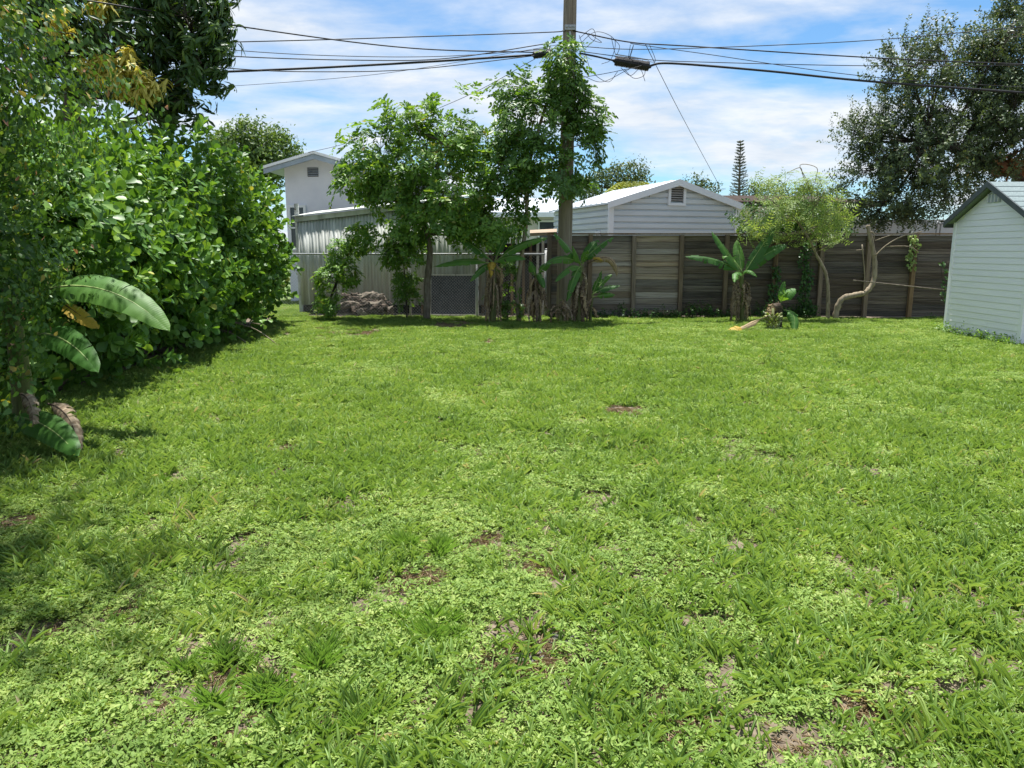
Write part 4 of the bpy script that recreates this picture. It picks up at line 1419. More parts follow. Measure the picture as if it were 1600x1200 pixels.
for c, r in vb:
    deep |= (((pts - np.array(c)) / np.array(r)) ** 2).sum(1) < .3
deep |= (pts[:, 0] > -2.6) & (RNG.uniform(0, 1, len(pts)) < .45)  # thin out the added overhang to soften its shade
pts, outs = pts[~deep], outs[~deep]
arr = expand('vine', pts, outs, 1.05, .15)
leaves_object('foliage', T_HEART, *arr, M['vine'], vine, 300)
mb = MB()
for c, r in vb:
    for _ in range(0 if c[2] > 3.3 or c[1] < 4 else 5):
        a = Vector((c[0] - .3, c[1], .0)) + Vector((random.uniform(-.4, .2), random.uniform(-.4, .4), 0))
        d = Vector(np.array(norm(RNG.normal(0, 1, 3))))
        d.z = abs(d.z)
        e = Vector(c) + Vector((d.x * r[0], d.y * r[1], d.z * r[2])) * .95
        m_ = (a + e) / 2 + Vector((0, 0, .35))
        mb.tube(smooth_path([a, m_, e], 5), [.018 * (1 - .07 * i) for i in range(11)], 5)
mb.build('stems', M['bark'], vine, True)

# mango behind the hedge
mg = pxblobs([(190, 40, 110, 95), (300, 50, 45, 75), (270, 120, 55, 55), (60, -60, 190, 90), (322, 115, 24, 32), (250, -60, 95, 70), (90, 60, 100, 90, .6), (280, 168, 35, 25), (335, 30, 14, 45)], 13.4, .9)
mango = make_tree('mango_tree', 'dark mango tree with long drooping leaves rising above the hedge', [Vector((-8.2, 13.8, 0)), Vector((-8.1, 13.7, 1.6)), Vector((-7.9, 13.6, 3.0)), Vector((-7.6, 13.5, 4.2))], (.2, .13),
                  mg, 'mango', M['mango'], T_LANCE, 20, M['bark_dark'], 1.1, 300, .45, (.35, 1.15), .06)
ny = pxblobs([(190, 92, 22, 16), (185, 120, 38, 22), (215, 128, 30, 22), (235, 140, 14, 18), (85, 35, 22, 16), (155, 8, 16, 12), (10, 25, 22, 20), (150, 105, 25, 12)], 12.3, .25, .1)
p_, o_ = blob_points(ny, 34, (.5, 1.0))
leaves_object('new_leaves', T_LANCE, *expand('mango', p_, o_, .95, .6), M['mango_new'], mango)

# pinnate tree, trunk left of the screen panel
ta = pxblobs([(572, 240, 34, 40), (560, 285, 32, 28), (640, 190, 36, 32), (665, 235, 55, 45), (715, 205, 50, 45), (745, 265, 50, 55), (610, 290, 50, 40), (690, 315, 70, 42), (640, 345, 50, 30), (775, 348, 50, 26), (740, 355, 40, 20), (630, 392, 30, 18)], 16.2, .6)
make_tree('pinnate_tree', 'leafy light green tree with forked trunk beside the dark screen panel', [P(667, 503, 16.3), P(668, 440, 16.3), P(672, 390, 16.3), P(664, 340, 16.3), P(680, 280, 16.2), P(690, 220, 16.2)], (.085, .035),
          ta, 'pinnate', M['tree_a'], T_OVAL, 25, M['bark'], 1.15, 300, .45, (.35, 1.2), .028, gaps=.43)
# taller slender tree in front of the pole
tb = pxblobs([(805, 150, 34, 30), (830, 190, 55, 45), (880, 105, 22, 32), (885, 150, 26, 36), (920, 185, 26, 24), (915, 225, 30, 30), (845, 250, 62, 50), (790, 270, 36, 45), (890, 275, 40, 26), (820, 310, 26, 22)], 16.1, .6)
make_tree('slender_tree', 'tall slender dark-leaved tree growing up in front of the utility pole', [P(812, 512, 16.2), P(809, 450, 16.2), P(822, 350, 16.2), P(825, 270, 16.15), P(845, 190, 16.1), P(870, 120, 16.1)], (.055, .025),
          tb, 'pinnate', M['tree_b'], T_OVAL, 28, M['bark_pale'], 1.12, 300, .45, (.35, 1.18), .022, gaps=.42)
make_tree('sapling', 'thin leaning sapling with bright leaves in front of the log pile', [P(510, 498, 16.5), P(518, 462, 16.5), P(535, 420, 16.45), P(552, 372, 16.4)], (.035, .014),
          pxblobs([(530, 400, 26, 22), (562, 372, 26, 20), (515, 440, 18, 22), (510, 475, 12, 16), (545, 430, 14, 14)], 16.4, .35), 'pinnate', M['tree_a'], T_OVAL, 42, M['bark_dark'], .9, 120, .35, r_limb=.012, sub=3, group='young trees along the chain link fence')
make_tree('sapling', 'small dark green sapling between the log pile and the screen panel', [P(636, 500, 16.6), P(634, 450, 16.6), P(630, 405, 16.5)], (.025, .01),
          pxblobs([(632, 440, 16, 22), (640, 470, 18, 16), (618, 398, 22, 14)], 16.55, .3), 'pinnate', M['tree_b'], T_OVAL, 36, M['bark_dark'], .85, 80, .35, r_limb=.01, sub=3, group='young trees along the chain link fence')
make_tree('understorey_shrub', 'low leafy shrub tucked among the banana stems by the slender tree', [P(792, 512, 16.3), P(793, 480, 16.3), P(796, 440, 16.3)], (.02, .01),
          pxblobs([(795, 425, 20, 16), (790, 455, 22, 20), (800, 485, 16, 18), (776, 492, 10, 12)], 16.3, .3), 'pinnate', M['tree_b'], T_OVAL, 32, M['bark_dark'], .75, 60, .35, r_limb=.008, sub=3, cat='shrub')

# feathery tree by the fence
fb = pxblobs([(1185, 330, 32, 24), (1225, 305, 36, 24), (1270, 315, 42, 30), (1240, 345, 50, 28), (1300, 340, 30, 30), (1195, 360, 26, 14), (1290, 295, 24, 18), (1200, 285, 18, 8), (1320, 320, 18, 18)], 16.1, .55)
ft = make_tree('feathery_tree', 'light green feathery-leaved small tree with a pale bent trunk at the fence', [P(1293, 507, 16.35), P(1294, 470, 16.35), P(1291, 430, 16.35), P(1274, 395, 16.3), P(1262, 370, 16.25), P(1245, 345, 16.2)], (.046, .02),
               fb, 'feather', M['feather'], T_SLIM, 18, M['bark_pale'], 1.0, 0, .3, (.3, 1.3), .014, gaps=.47)
for pts_ in ([(1274, 395), (1276, 365), (1270, 330), (1280, 300)], [(1250, 350), (1230, 300), (1215, 280), (1190, 285)], [(1270, 320), (1262, 285), (1250, 258), (1276, 262), (1274, 282)], [(1270, 310), (1255, 275), (1250, 262), (1230, 270)], [(1255, 360), (1210, 370), (1190, 372)]):
    mb = MB().tube(smooth_path([P(u, v, 16.15) for u, v in pts_], 5), .008, 5)
    mb.build('bare_branch', M['bark_pale'], ft, True)

# bare S-shaped trunk beside it
q = smooth_path([P(1305, 508, 16.3), P(1307, 485, 16.3), P(1316, 467, 16.28), P(1335, 461, 16.25), P(1352, 457, 16.25), P(1364, 442, 16.28), P(1367, 415, 16.3), P(1364, 390, 16.3), P(1359, 366, 16.3), P(1356, 352, 16.3)], 5)
st = root('curved_trunk', (q[0].x, q[0].y, 0), 'bare pale trunk bent in an S shape in front of the fence', 'tree')
MB().tube(q, [(.064 - .024 * i / len(q)) * random.uniform(.88, 1.14) for i in range(len(q))], 12, wob=.12).build('trunk', M['bark_pale'], st, True)
for pts_, rr in (([(1367, 400), (1385, 383), (1410, 369), (1440, 362)], .012), ([(1385, 385), (1420, 385), (1434, 393)], .009), ([(1349, 461), (1351, 430), (1347, 382)], .012), ([(1349, 390), (1338, 391)], .007), ([(1358, 362), (1365, 364), (1366, 374)], .01), ([(1367, 376), (1390, 368), (1405, 366)], .008)):
    MB().tube(smooth_path([P(u, v, 16.25) for u, v in pts_], 4), rr, 6).build('branch', M['bark_pale'], st, True)
o = MB().tube([P(1333, 438, 16.0), P(1400, 445, 15.9), P(1475, 453, 15.7)], [.014, .013, .012], 7).build('pole_stick', M['bark'], None, True)
tag(o, 'long thin stick sticking out horizontally from behind the shed', 'stick')

# ivy columns and hanging leaf clumps on the fence
def ivy(u0, u1, v0, v1, n, label, matk='ivy', Y=16.78):
    b0 = P((u0 + u1) / 2, v1, Y)
    r = root('ivy_vine', (b0.x, b0.y, max(0, b0.z)), label, 'vine', 'ivy growing on the fence')
    uu = RNG.uniform(u0, u1, n)
    vv = RNG.uniform(v0, v1, n)
    uu += 4 * np.sin(vv * .12)
    pos = np.array([list(P(a, b, Y + RNG.uniform(-.06, .03))) for a, b in zip(uu, vv)])
    ax = RNG.normal(0, .5, (n, 3)) + np.array([0, -.5, -.6])
    nm = RNG.normal(0, .35, (n, 3)) + np.array([0, -1, .5])
    leaves_object('foliage', T_HEART, pos, ax, nm, RNG.uniform(.05, .085, n), RNG.uniform(0, 1, n), M[matk], r)
    mb = MB()
    for k in range(3):
        xs = [P(u0 + (u1 - u0) * (k + .5) / 3 + random.uniform(-3, 3), v1 + (v0 - v1) * j / 6, Y + .02) for j in range(7)]
        mb.tube(smooth_path(xs, 3), .007, 5)
    mb.build('stem', M['bark_dark'], r, True)


ivy(1250, 1268, 378, 502, 420, 'narrow ivy column climbing fence left of the pale bent trunk')
ivy(1203, 1218, 415, 498, 170, 'sparse ivy strip climbing fence behind the fallen banana stump')
ivy(1418, 1434, 366, 420, 130, 'small yellowish green vine clump hanging on a fence post', 'feather')
ivy(1470, 1482, 408, 470, 60, 'dark leafy vine peeping from behind the white shed', 'ivy', 16.4)

# oak at the right
ob = pxblobs([(1400, 215, 70, 55), (1450, 160, 60, 55), (1440, 250, 75, 55), (1360, 265, 42, 50), (1520, 190, 70, 70), (1500, 260, 70, 50), (1420, 105, 45, 40), (1480, 90, 36, 40), (1560, 130, 50, 60), (1600, 90, 50, 90), (1590, 200, 60, 60), (1420, 310, 70, 38), (1375, 325, 38, 26),
              (1590, 15, 26, 45), (1345, 215, 24, 22), (1640, 150, 60, 140), (1550, 75, 28, 28)], 18.7, 1.0, .6)
oak = make_tree('oak_tree', 'large dark oak with tiny leaves hanging over the fence at right', [Vector((14.4, 19.2, 0)), Vector((14.1, 19.1, 1.8)), P(1600, 275, 18.9), P(1560, 262, 18.8), P(1500, 235, 18.7), P(1450, 215, 18.7)], (.28, .09),
                ob, 'oak', M['oak'], T_OVAL, 52, M['bark_dark'], 1.2, 0, .2, (.25, 1.18), .05, sub=7, bias=1.7, gaps=.33)
# thin upright shoots on its outline
sh = []
for u, v0, v1 in ((1450, 15, 80), (1416, 35, 80), (1465, 40, 90), (1392, 55, 95), (1435, 50, 90), (1500, 55, 95), (1535, 45, 75), (1380, 75, 110), (1310, 200, 240), (1330, 160, 200), (1300, 190, 215), (1555, 30, 60), (1575, 5, 50)):
    for v in np.arange(v0, v1, 9):
        sh.append(list(P(u + random.uniform(-3, 3), v, 18.6)))
sh = np.array(sh)
leaves_object('shoot_leaves', T_OVAL, *expand('oak', sh, np.tile([0, 0, 1.0], (len(sh), 1)) + RNG.normal(0, .2, (len(sh), 3)), .9), M['oak'], oak)
# bromeliad on the limb
bc = P(1580, 258, 18.4)
br = root('bromeliad', bc, 'rust-brown spiky bromeliad clump perched on the oak limb above the shed', 'bromeliad')
n = 90
ax = norm(RNG.normal(0, 1, (n, 3)) + np.array([0, -.3, .5]))
leaves_object('leaves', T_LANCE, np.array(bc)[None] + RNG.normal(0, .12, (n, 3)) * [1.6, .6, .6], ax, RNG.normal(0, 1, (n, 3)) + [0, 0, 1], RNG.uniform(.25, .45, n), RNG.uniform(0, 1, n), M['bromeliad'], br)

# background trees
make_tree('dome_tree', 'light green dome-shaped tree far behind the hedge', [P(390, 390, 36), P(390, 330, 36), P(392, 270, 36)], (.3, .15), pxblobs([(395, 245, 62, 46), (360, 245, 45, 38), (430, 245, 34, 32)], 36, 1.6), 'far', M['far_light'], T_OVAL, 26, M['bark_dark'], 1.15, 0, .2, (.5, 1), .08, False)
make_tree('round_tree', 'round-topped tree far behind the grey-white metal outbuilding', [P(970, 380, 36), P(968, 320, 36), P(970, 285, 36)], (.25, .12), pxblobs([(985, 272, 24, 18), (955, 278, 22, 18), (930, 290, 30, 18), (1000, 285, 14, 12), (910, 298, 26, 14)], 36, .9), 'far', M['far_leaf'], T_OVAL, 18, M['bark_dark'], .9, 0, .2, (.3, 1), .07, False)
make_tree('small_tree', 'small loose tree showing over the right roof slope of the outbuilding', [P(1090, 380, 34), P(1090, 330, 34), P(1090, 290, 34)], (.14, .07), pxblobs([(1088, 283, 15, 11), (1105, 292, 16, 9), (1125, 297, 12, 8), (1070, 292, 10, 8)], 34, .5), 'far', M['far_leaf'], T_OVAL, 16, M['bark_dark'], .75, 0, .2, (.3, 1), .04, False)
make_tree('distant_tree', 'low distant tree line showing right of the pine', [P(1190, 380, 48), P(1190, 340, 48), P(1190, 310, 48)], (.2, .1), pxblobs([(1180, 300, 22, 9), (1215, 302, 26, 9), (1260, 303, 30, 10), (1300, 306, 26, 9)], 48, .9), 'far', M['far_leaf'], T_OVAL, 16, M['bark_dark'], 1.0, 0, .2, (.3, 1), .05, False)
make_tree('background_shrub', 'dark green shrubbery behind the fence below the feathery tree', [P(1230, 400, 19.5), P(1230, 370, 19.5), P(1235, 350, 19.5)], (.06, .03), pxblobs([(1180, 345, 26, 22), (1225, 340, 34, 26), (1275, 345, 36, 22), (1310, 350, 26, 18), (1250, 362, 60, 14)], 19.5, .5), 'oak', M['ivy'], T_OVAL, 44, M['bark_dark'], 1.4, 0, .2, (.3, 1.05), .02, True, cat='shrub', gaps=.25)
# columnar pine
pb_, pt_ = P(1154, 385, 46), P(1157, 219, 46)
pb_.z = 0
pine = root('columnar_pine', pb_, 'narrow tiered columnar pine standing far behind the fence', 'tree')
MB().tube([pb_, (pb_ + pt_) / 2, pt_], [.16, .1, .02], 8).build('trunk', M['bark'], pine, True)
mb = MB()
pos, ax = [], []
for k in range(34):
    f = k / 33
    z = pt_.z - .15 - (pt_.z - 2.2) * f
    c = Vector((pb_.x + (pt_.x - pb_.x) * (z / pt_.z), 46, z))
    L = .12 + .5 * min(1, f * 1.6)
    for j in range(8):
        a = j * .785 + k * .5
        e = c + Vector((math.cos(a) * L, math.sin(a) * L, L * .25 + random.uniform(-.05, .05)))
        mb.tube([c, e], [.018, .008], 4, cap=False)
        for s in np.linspace(.25, 1, 7):
            pos.append(list(c + (e - c) * s))
            ax.append([math.cos(a) + random.uniform(-.6, .6), math.sin(a) + random.uniform(-.6, .6), .8])
mb.build('branches', M['bark'], pine)
pos, ax = np.array(pos), np.array(ax)
leaves_object('crown', T_SLIM, pos, ax, RNG.normal(0, 1, pos.shape), np.full(len(pos), .15), RNG.uniform(0, 1, len(pos)), M['needle'], pine)
# small palm over the metal roof
pc = P(988, 296, 30)
palm = root('palm', (pc.x, 30, 0), 'yellow-green palm crown peeping over the outbuilding roof', 'palm')
MB().tube([(pc.x, 30, 0), (pc.x + .05, 30, pc.z * .5), pc], [.14, .11, .09], 8).build('trunk', M['bark'], palm, True)
for k in range(14):
    a = k * .449
    d = Vector((math.cos(a), math.sin(a), 0))
    path = smooth_path([pc, pc + d * .45 + Vector((0, 0, .28)), pc + d * .95 + Vector((0, 0, -.02))], 5)
    pos = np.array([list(q) for q in path for _ in (0, 1)])
    sd = np.array([-math.sin(a), math.cos(a), -.3])
    axs = np.array([(np.array(d) * .5 + sd * (1 if j % 2 else -1) * [1, 1, 1 if j % 2 else -1]) for j in range(len(pos))])
    leaves_object('frond', T_SLIM, pos, axs, np.tile([0, 0, 1.0], (len(pos), 1)), np.full(len(pos), .3), RNG.uniform(0, 1, len(pos)), M['palm'], palm)

# ------------------------------------------------------------------ bananas
def banana_leaf(p0, ctrl, p1, hw, parent, mat=None, name='leaf', roll=0.0, droop=.35, tears=.5, petiole=.12, crumple=0.0, rib=True, face=None):
    """a banana blade along a quadratic curve with torn lobes and a midrib"""
    p0, ctrl, p1 = Vector(p0), Vector(ctrl), Vector(p1)
    n = 30
    face = random.uniform(.5, 1.5) if face is None else face
    nref = Vector((random.uniform(-.3, .3), -face, 1)).normalized()
    roll *= .35
    mid = []
    for i in range(n + 1):
        t = i / n
        mid.append(p0 * (1 - t) ** 2 + ctrl * 2 * t * (1 - t) + p1 * t * t)
    vs, fs, tt = [], [], []
    for sgn in (-1, 1):
        i = int(n * petiole)
        while i < n:
            j = n if tears < .1 else min(n, i + (random.randint(2, 6) if random.random() < tears else random.randint(7, 14)))
            dr = droop + random.uniform(-.3, .45) * tears
            sk = random.uniform(-.03, .06) * tears
            base = len(vs)
            for k in range(i, j + 1):
                t = (k / n - petiole) / (1 - petiole)
                w_ = hw * 1.2 * (min(1, t / .22) ** .6) * (max(0.0, 1 - t ** 3.2) ** .6) if 0 < t < 1 else 0.0
                # gap between torn lobes widens outwards
                tan = (mid[min(k + 1, n)] - mid[max(k - 1, 0)]).normalized()
                side = tan.cross(nref)
                if side.length < .15:
                    side = tan.cross(Vector((1, 0, .3)))
                side = (Matrix.Rotation(roll, 3, tan) @ side.normalized()) * sgn
                up = side.cross(tan) * sgn
                shrink = 0.0
                if k == i and i > int(n * petiole):
                    shrink = .012 * tears
                if k == j and j < n:
                    shrink = -.012 * tears
                for m, fr_ in enumerate((0.0, .35, .7, 1.0)):
                    ang = dr * fr_ * 1.2 - .18
                    off = side * (w_ * fr_ * math.cos(ang)) - up * (w_ * fr_ * math.sin(ang))
                    off += tan * (sk * fr_ + shrink * fr_)
                    if crumple:
                        off += Vector((random.uniform(-1, 1), random.uniform(-1, 1), random.uniform(-1, 1))) * crumple * (.3 + fr_)
                    else:
                        off += up * .006 * math.sin(k * 1.9 + m) * fr_
                    vs.append(mid[k] + off)
                    tt.append(k / n)
            for k in range(j - i):
                for m in range(3):
                    a = base + k * 4 + m
                    fs.append((a, a + 1, a + 5, a + 4) if sgn > 0 else (a, a + 4, a + 5, a + 1))
            i = j
    mb = MB().add(vs, fs)
    o = mb.build(name, mat or M['banana'], parent, smooth=True)
    at = o.data.attributes.new('tt', 'FLOAT', 'POINT')
    at.data.foreach_set('value', tt)
    if mat is not None:
        at = o.data.attributes.new('rnd', 'FLOAT', 'FACE')
        r0 = random.uniform(.2, .7)
        at.data.foreach_set('value', [min(1, max(0, r0 + random.uniform(-.3, .3))) for _ in fs])
    if rib:
        L = (p1 - p0).length
        MB().tube([m_ - Vector((0, 0, .004)) for m_ in mid[::3]], [max(.003, .014 * min(1, L + .2) * (1 - .85 * i / (len(mid[::3]) - 1))) for i in range(len(mid[::3]))], 5).build('midrib', M['banana_rib'] if mat is None else M['dead'], o, True)
    return o


M['banana_rib'] = surf_mat('banana_midrib', [(0.3, (0.16, 0.24, 0.06)), (0.7, (0.26, 0.34, 0.11))], (6, 6, 6), .5, 3, 0)


def mix3(a, b, lift, f=.45):
    c = Vector(a).lerp(Vector(b), f)
    c.z += lift
    return c


def skirt(parent, base, top, n, length, Yj=.1, w=.05):
    """dead leaves hanging along the stem"""
    base, top = Vector(base), Vector(top)
    for k in range(int(n * 1.7)):
        s = base.lerp(top, random.uniform(.4, 1.0))
        a = random.uniform(0, 6.283)
        d = Vector((math.cos(a), math.sin(a) * .8 - .3, 0))
        e = s + d * random.uniform(.03, .26)
        e.z = max(.03, s.z - length * random.uniform(.35, 1.05))
        c = s + d * random.uniform(.06, .3) + Vector((0, 0, random.uniform(-.12, .05)))
        banana_leaf(s, c, e, w * random.uniform(.5, 1.3), parent, M['dead'] if random.random() < .75 else M['dead_tan'], 'dead_leaf', random.uniform(-1.5, 1.5), random.uniform(.5, 1.6), .9, .02, .016, rib=False)


def stem(parent, a, b, r0, r1, mat='pseudostem'):
    a, b = Vector(a), Vector(b)
    p_ = smooth_path([a, a.lerp(b, .5) + Vector((random.uniform(-.03, .03), 0, 0)), b], 4)
    MB().tube(p_, [r0 + (r1 - r0) * i / (len(p_) - 1) for i in range(len(p_))], 10, wob=.06).build('pseudostem', M[mat], parent, True)


def banana(label, base, crown, leaves, Y, r0=.075, nd=7, dl=.7, group='banana plants along the back fence'):
    b_, c_ = P(*base, Y), P(*crown, Y)
    b_.z = 0
    r = root('banana_plant', b_, label, 'banana plant', group)
    stem(r, b_ - Vector((0, 0, .05)), c_, r0, r0 * .6)
    for it in leaves:
        tip, lift, hw, roll = it[0], it[1], it[2], it[3]
        dY = it[4] if len(it) > 4 else 0
        s = c_ + Vector((random.uniform(-.03, .03), random.uniform(-.03, .03), random.uniform(-.06, .04)))
        e = P(*tip, Y + dY)
        banana_leaf(s, mix3(s, e, lift), e, hw * .88, r, None, 'leaf', roll, .5, .65)
    skirt(r, b_.lerp(c_, .1), c_, nd, dl)
    return r


banana('banana plant left of the slender tree with leaves reaching left', (770, 508), (772, 412),
       [((708, 366), .12, .12, .5), ((677, 417), .22, .12, -.2), ((822, 405), .22, .12, .1, -.2), ((855, 372), .22, .11, -.2), ((735, 440), .25, .1, .2, -.3), ((800, 360), .2, .1, .9, .2)], 15.90, .075, 13, .95)
b1 = [o for o in COL.objects if o.type == 'EMPTY'][-1]
banana_leaf(P(770, 412, 15.80), P(766, 402, 15.60), P(766, 432, 15.60), .1, b1, M['yellow_leaf'], 'yellow_leaf', .4, .8, .6, .02, .01)
banana('slim banana stump wrapped in dead leaves left of the pole', (842, 511), (838, 430), [((827, 408), .05, .1, .9, -.15), ((862, 412), .15, .1, .3, -.2), ((850, 450), .22, .09, .4, -.3)], 15.80, .06, 13, .8)
b3 = banana('banana plant right of the pole with a curled brown dead leaf', (905, 510), (908, 415),
            [((867, 364), .10, .12, .7), ((852, 412), .25, .12, -.1, -.1), ((956, 372), .10, .12, -.5), ((935, 375), .16, .11, .3, .25), ((895, 385), .05, .11, .9, -.2), ((917, 392), .04, .09, -.9, -.2), ((886, 470), .3, .11, .2, -.3), ((868, 440), .25, .1, .1, -.25)], 15.85, .085, 17, .95)
banana_leaf(P(918, 412, 15.70), P(962, 385, 15.60), P(964, 432, 15.60), .085, b3, M['dead_tan'], 'dead_leaf', .2, .7, .3, .05, .006)
banana_leaf(P(925, 404, 15.68), P(934, 400, 15.60), P(942, 408, 15.60), .03, b3, M['yellow_leaf'], 'yellow_patch', .2, .5, .2, .02, .003)
b4 = banana('small banana sucker low against the fence right of the pole', (922, 508), (926, 462), [((968, 447), .12, .09, -.3), ((962, 461), .06, .07, .2), ((940, 425), .05, .07, .6), ((955, 430), .1, .07, .2, .2)], 15.95, .035, 3, .4)
s5 = root('banana_stump', (P(876, 512, 15.75).x, 15.75, 0), 'low stump of dead brown banana leaves at the foot of the pole', 'banana plant', 'banana plants along the back fence')
stem(s5, P(876, 512, 15.75) - Vector((0, 0, .05)), P(877, 468, 15.75), .06, .04)
skirt(s5, P(876, 505, 15.75), P(877, 466, 15.75), 9, .5)
banana('broad-leaved banana plant standing alone before the middle of fence', (1162, 507), (1158, 428),
       [((1071, 401), .22, .14, -.25), ((1112, 362), .08, .15, .7), ((1151, 375), .02, .13, .3, .3), ((1211, 356), .06, .14, -.5), ((1229, 383), .2, .15, -.2, -.1), ((1148, 440), .28, .1, .2, -.55), ((1182, 432), .25, .1, -.3, -.4), ((1128, 400), .2, .11, .2, .35)], 15.80, .085, 13, .85)

# felled banana with its bunch
fx = P(1213, 512, 14.40)
fx.z = 0
fb_ = root('felled_banana', fx, 'felled banana stump carrying a bunch of green fruit before the fence', 'banana plant')
stem(fb_, fx - Vector((0, 0, .05)), P(1214, 474, 14.40), .10, .085, 'rot')
sk_top = P(1214, 474, 14.40)
for k in range(5):
    a = random.uniform(0, 6.28)
    s = sk_top + Vector((math.cos(a) * .09, math.sin(a) * .09, random.uniform(-.03, .05)))
    banana_leaf(s, s + Vector((math.cos(a) * .05, -.03, -.1)), s + Vector((math.cos(a) * .1, math.sin(a) * .05 - .05, -.28)), .07, fb_, M['dead_tan'], 'dead_sheath', .3, .6, .6, .02, .012, rib=False)
bc = P(1208, 500, 14.25)
bunch = MB().tube([bc + Vector((0, .05, .22)), bc, bc - Vector((0, .02, .22))], .025, 8).build('fruit_stalk', M['pseudostem'], fb_, True)
fm = MB()
fm.tube([(0, 0, 0), (.02, 0, .004), (.045, 0, .012), (.068, 0, .026), (.08, 0, .042)], [.01, .019, .022, .018, .006], 7)
fo = fm.build('banana_fruit', M['fruit'], None, True)
fme = fo.data
bpy.data.objects.remove(fo)
for tier in range(7):
    for j in range(9):
        a = j * .698 + tier * .35
        o = bpy.data.objects.new('banana_fruit', fme)
        COL.objects.link(o)
        rr = .03 + .014 * min(tier, 4)
        o.parent = bunch
        o.matrix_basis = Matrix.Translation(bc + Vector((math.cos(a) * rr, math.sin(a) * rr, -.2 + tier * .05))) @ Matrix.Rotation(a, 4, 'Z') @ Matrix.Rotation(random.uniform(-.3, .15), 4, 'Y') 
for tip, lift, hw, roll, dY in (((1226, 440), .02, .07, .8, .1), ((1244, 452), .1, .1, .1, 0), ((1232, 456), .1, .09, -.4, -.2)):
    s = P(1219, 474, 14.42)
    banana_leaf(s, mix3(s, P(*tip, 14.40 + dY), lift), P(*tip, 14.40 + dY), hw, fb_, None, 'leaf', roll, .3, .3)
banana_leaf(P(1224, 484, 14.40), P(1248, 484, 14.30), P(1240, 520, 14.10), .11, fb_, None, 'leaf', .4, .5, .4)
banana_leaf(P(1205, 492, 14.25), P(1180, 500, 14.15), P(1143, 521, 14.00), .06, fb_, M['dead_tan'], 'dead_leaf', .2, .5, .4, .35, .004)
banana_leaf(P(1160, 514, 14.00), P(1150, 512, 13.95), P(1137, 520, 13.90), .10, fb_, M['yellow_leaf'], 'yellow_leaf', .3, .3, .5, .02, .006)
banana_leaf(P(1222, 512, 14.10), P(1195, 516, 14.05), P(1165, 522, 14.00), .05, fb_, None, 'leaf', .2, .4, .4)

# banana growing out of the left hedge
hx = Vector((-4.45, 6.6, 0))
bl = root('hedge_banana', hx, 'banana plant pushing big leaves out through the left hedge', 'banana plant')
stem(bl, hx - Vector((0, 0, .05)), hx + Vector((.05, -.1, 1.25)), .1, .06)
for a_, c_, e_, Y0, Y1, hw, roll, dr in (((70, 452), (175, 425), (264, 517), 6.3, 6.0, .135, 0, .2), ((60, 520), (110, 520), (153, 582), 6.1, 5.6, .10, 0, .25), ((20, 650), (80, 655), (122, 712), 5.7, 5.1, .10, 0, .3)):
    banana_leaf(P(*a_, Y0), P(*c_, (Y0 + Y1) / 2), P(*e_, Y1), hw, bl, None, 'leaf', roll, dr, .22, .04, face=1.0)
banana_leaf(P(75, 630, 5.6), P(110, 635, 5.5), P(124, 697, 5.4), .085, bl, M['dead'], 'dead_leaf', -.6, .8, .5, .03, .008)
banana_leaf(P(30, 615, 5.5), P(50, 615, 5.4), P(52, 665, 5.3), .06, bl, M['dead'], 'dead_leaf', -.4, .8, .5, .03, .008)
banana_leaf(P(100, 475, 6.2), P(120, 488, 6.1), P(152, 512, 6.05), .06, bl, M['yellow_leaf'], 'yellow_leaf', -.6, .3, .3, .03, .004)

# broken hedge twig lying on the lawn
tw = root('fallen_twig', G(380, 530), 'broken leafy twig sprawling on grass at the foot of the hedge', 'branch')
mb = MB()
for pts_ in ([(325, 498, 12.6), (360, 503, 12.3), (400, 515, 12.1), (440, 543, 11.9)], [(330, 512, 12.4), (360, 520, 12.2), (385, 535, 12.0)], [(360, 503, 12.3), (395, 505, 12.2), (412, 508, 12.1)]):
    mb.tube(smooth_path([P(*q) for q in pts_], 5), .009, 5)
mb.build('twig', M['bark_pale'], tw, True)
sp = np.array([list(P(u, v, 12.1)) for u, v in ((375, 500), (400, 530), (395, 538), (345, 535), (362, 532), (385, 520), (410, 505), (418, 500), (340, 545))])
n = len(sp)
leaves_object('leaf_cluster', T_CLUSIA, np.repeat(sp, 3, 0), RNG.normal(0, 1, (n * 3, 3)), RNG.normal(0, .4, (n * 3, 3)) + [0, -.4, 1], RNG.uniform(.08, .12, n * 3), RNG.uniform(.6, 1, n * 3), M['clusia'], tw)

# ------------------------------------------------------------------ clutter behind the chain link
sc_y = 17.55
a, b = P(672, 497, sc_y), P(744, 430, sc_y)
a.z = max(a.z, .03)
scr = root('screen_panel', ((a.x + b.x) / 2, sc_y, 0), 'dark screen panel in a peeling white frame leaning on corrugated wall', 'screen')
MB().hexa([(a.x, sc_y, a.z), (b.x, sc_y, a.z), (b.x, sc_y + .012, a.z), (a.x, sc_y + .012, a.z), (a.x, sc_y + .25, b.z), (b.x, sc_y + .25, b.z), (b.x, sc_y + .262, b.z), (a.x, sc_y + .262, b.z)]).build('screen_mesh', M['screen'], scr)
A0, A1, B1, B0 = Vector((a.x, sc_y - .012, a.z)), Vector((b.x, sc_y - .012, a.z)), Vector((b.x, sc_y + .238, b.z)), Vector((a.x, sc_y + .238, b.z))
for s, e, w_ in ((A0, A1, .03), (B0 - Vector((.01, 0, 0)), B1 + Vector((.02, 0, 0)), .03), (A0, B0, .045), (A1 + Vector((.015, -.01, 0)), B1 + Vector((.015, -.01, 0)), .075)):
    MB().beam(s, e, w_, .02, (0, -1, 0)).build('frame_bar', M['peel_white'], scr)

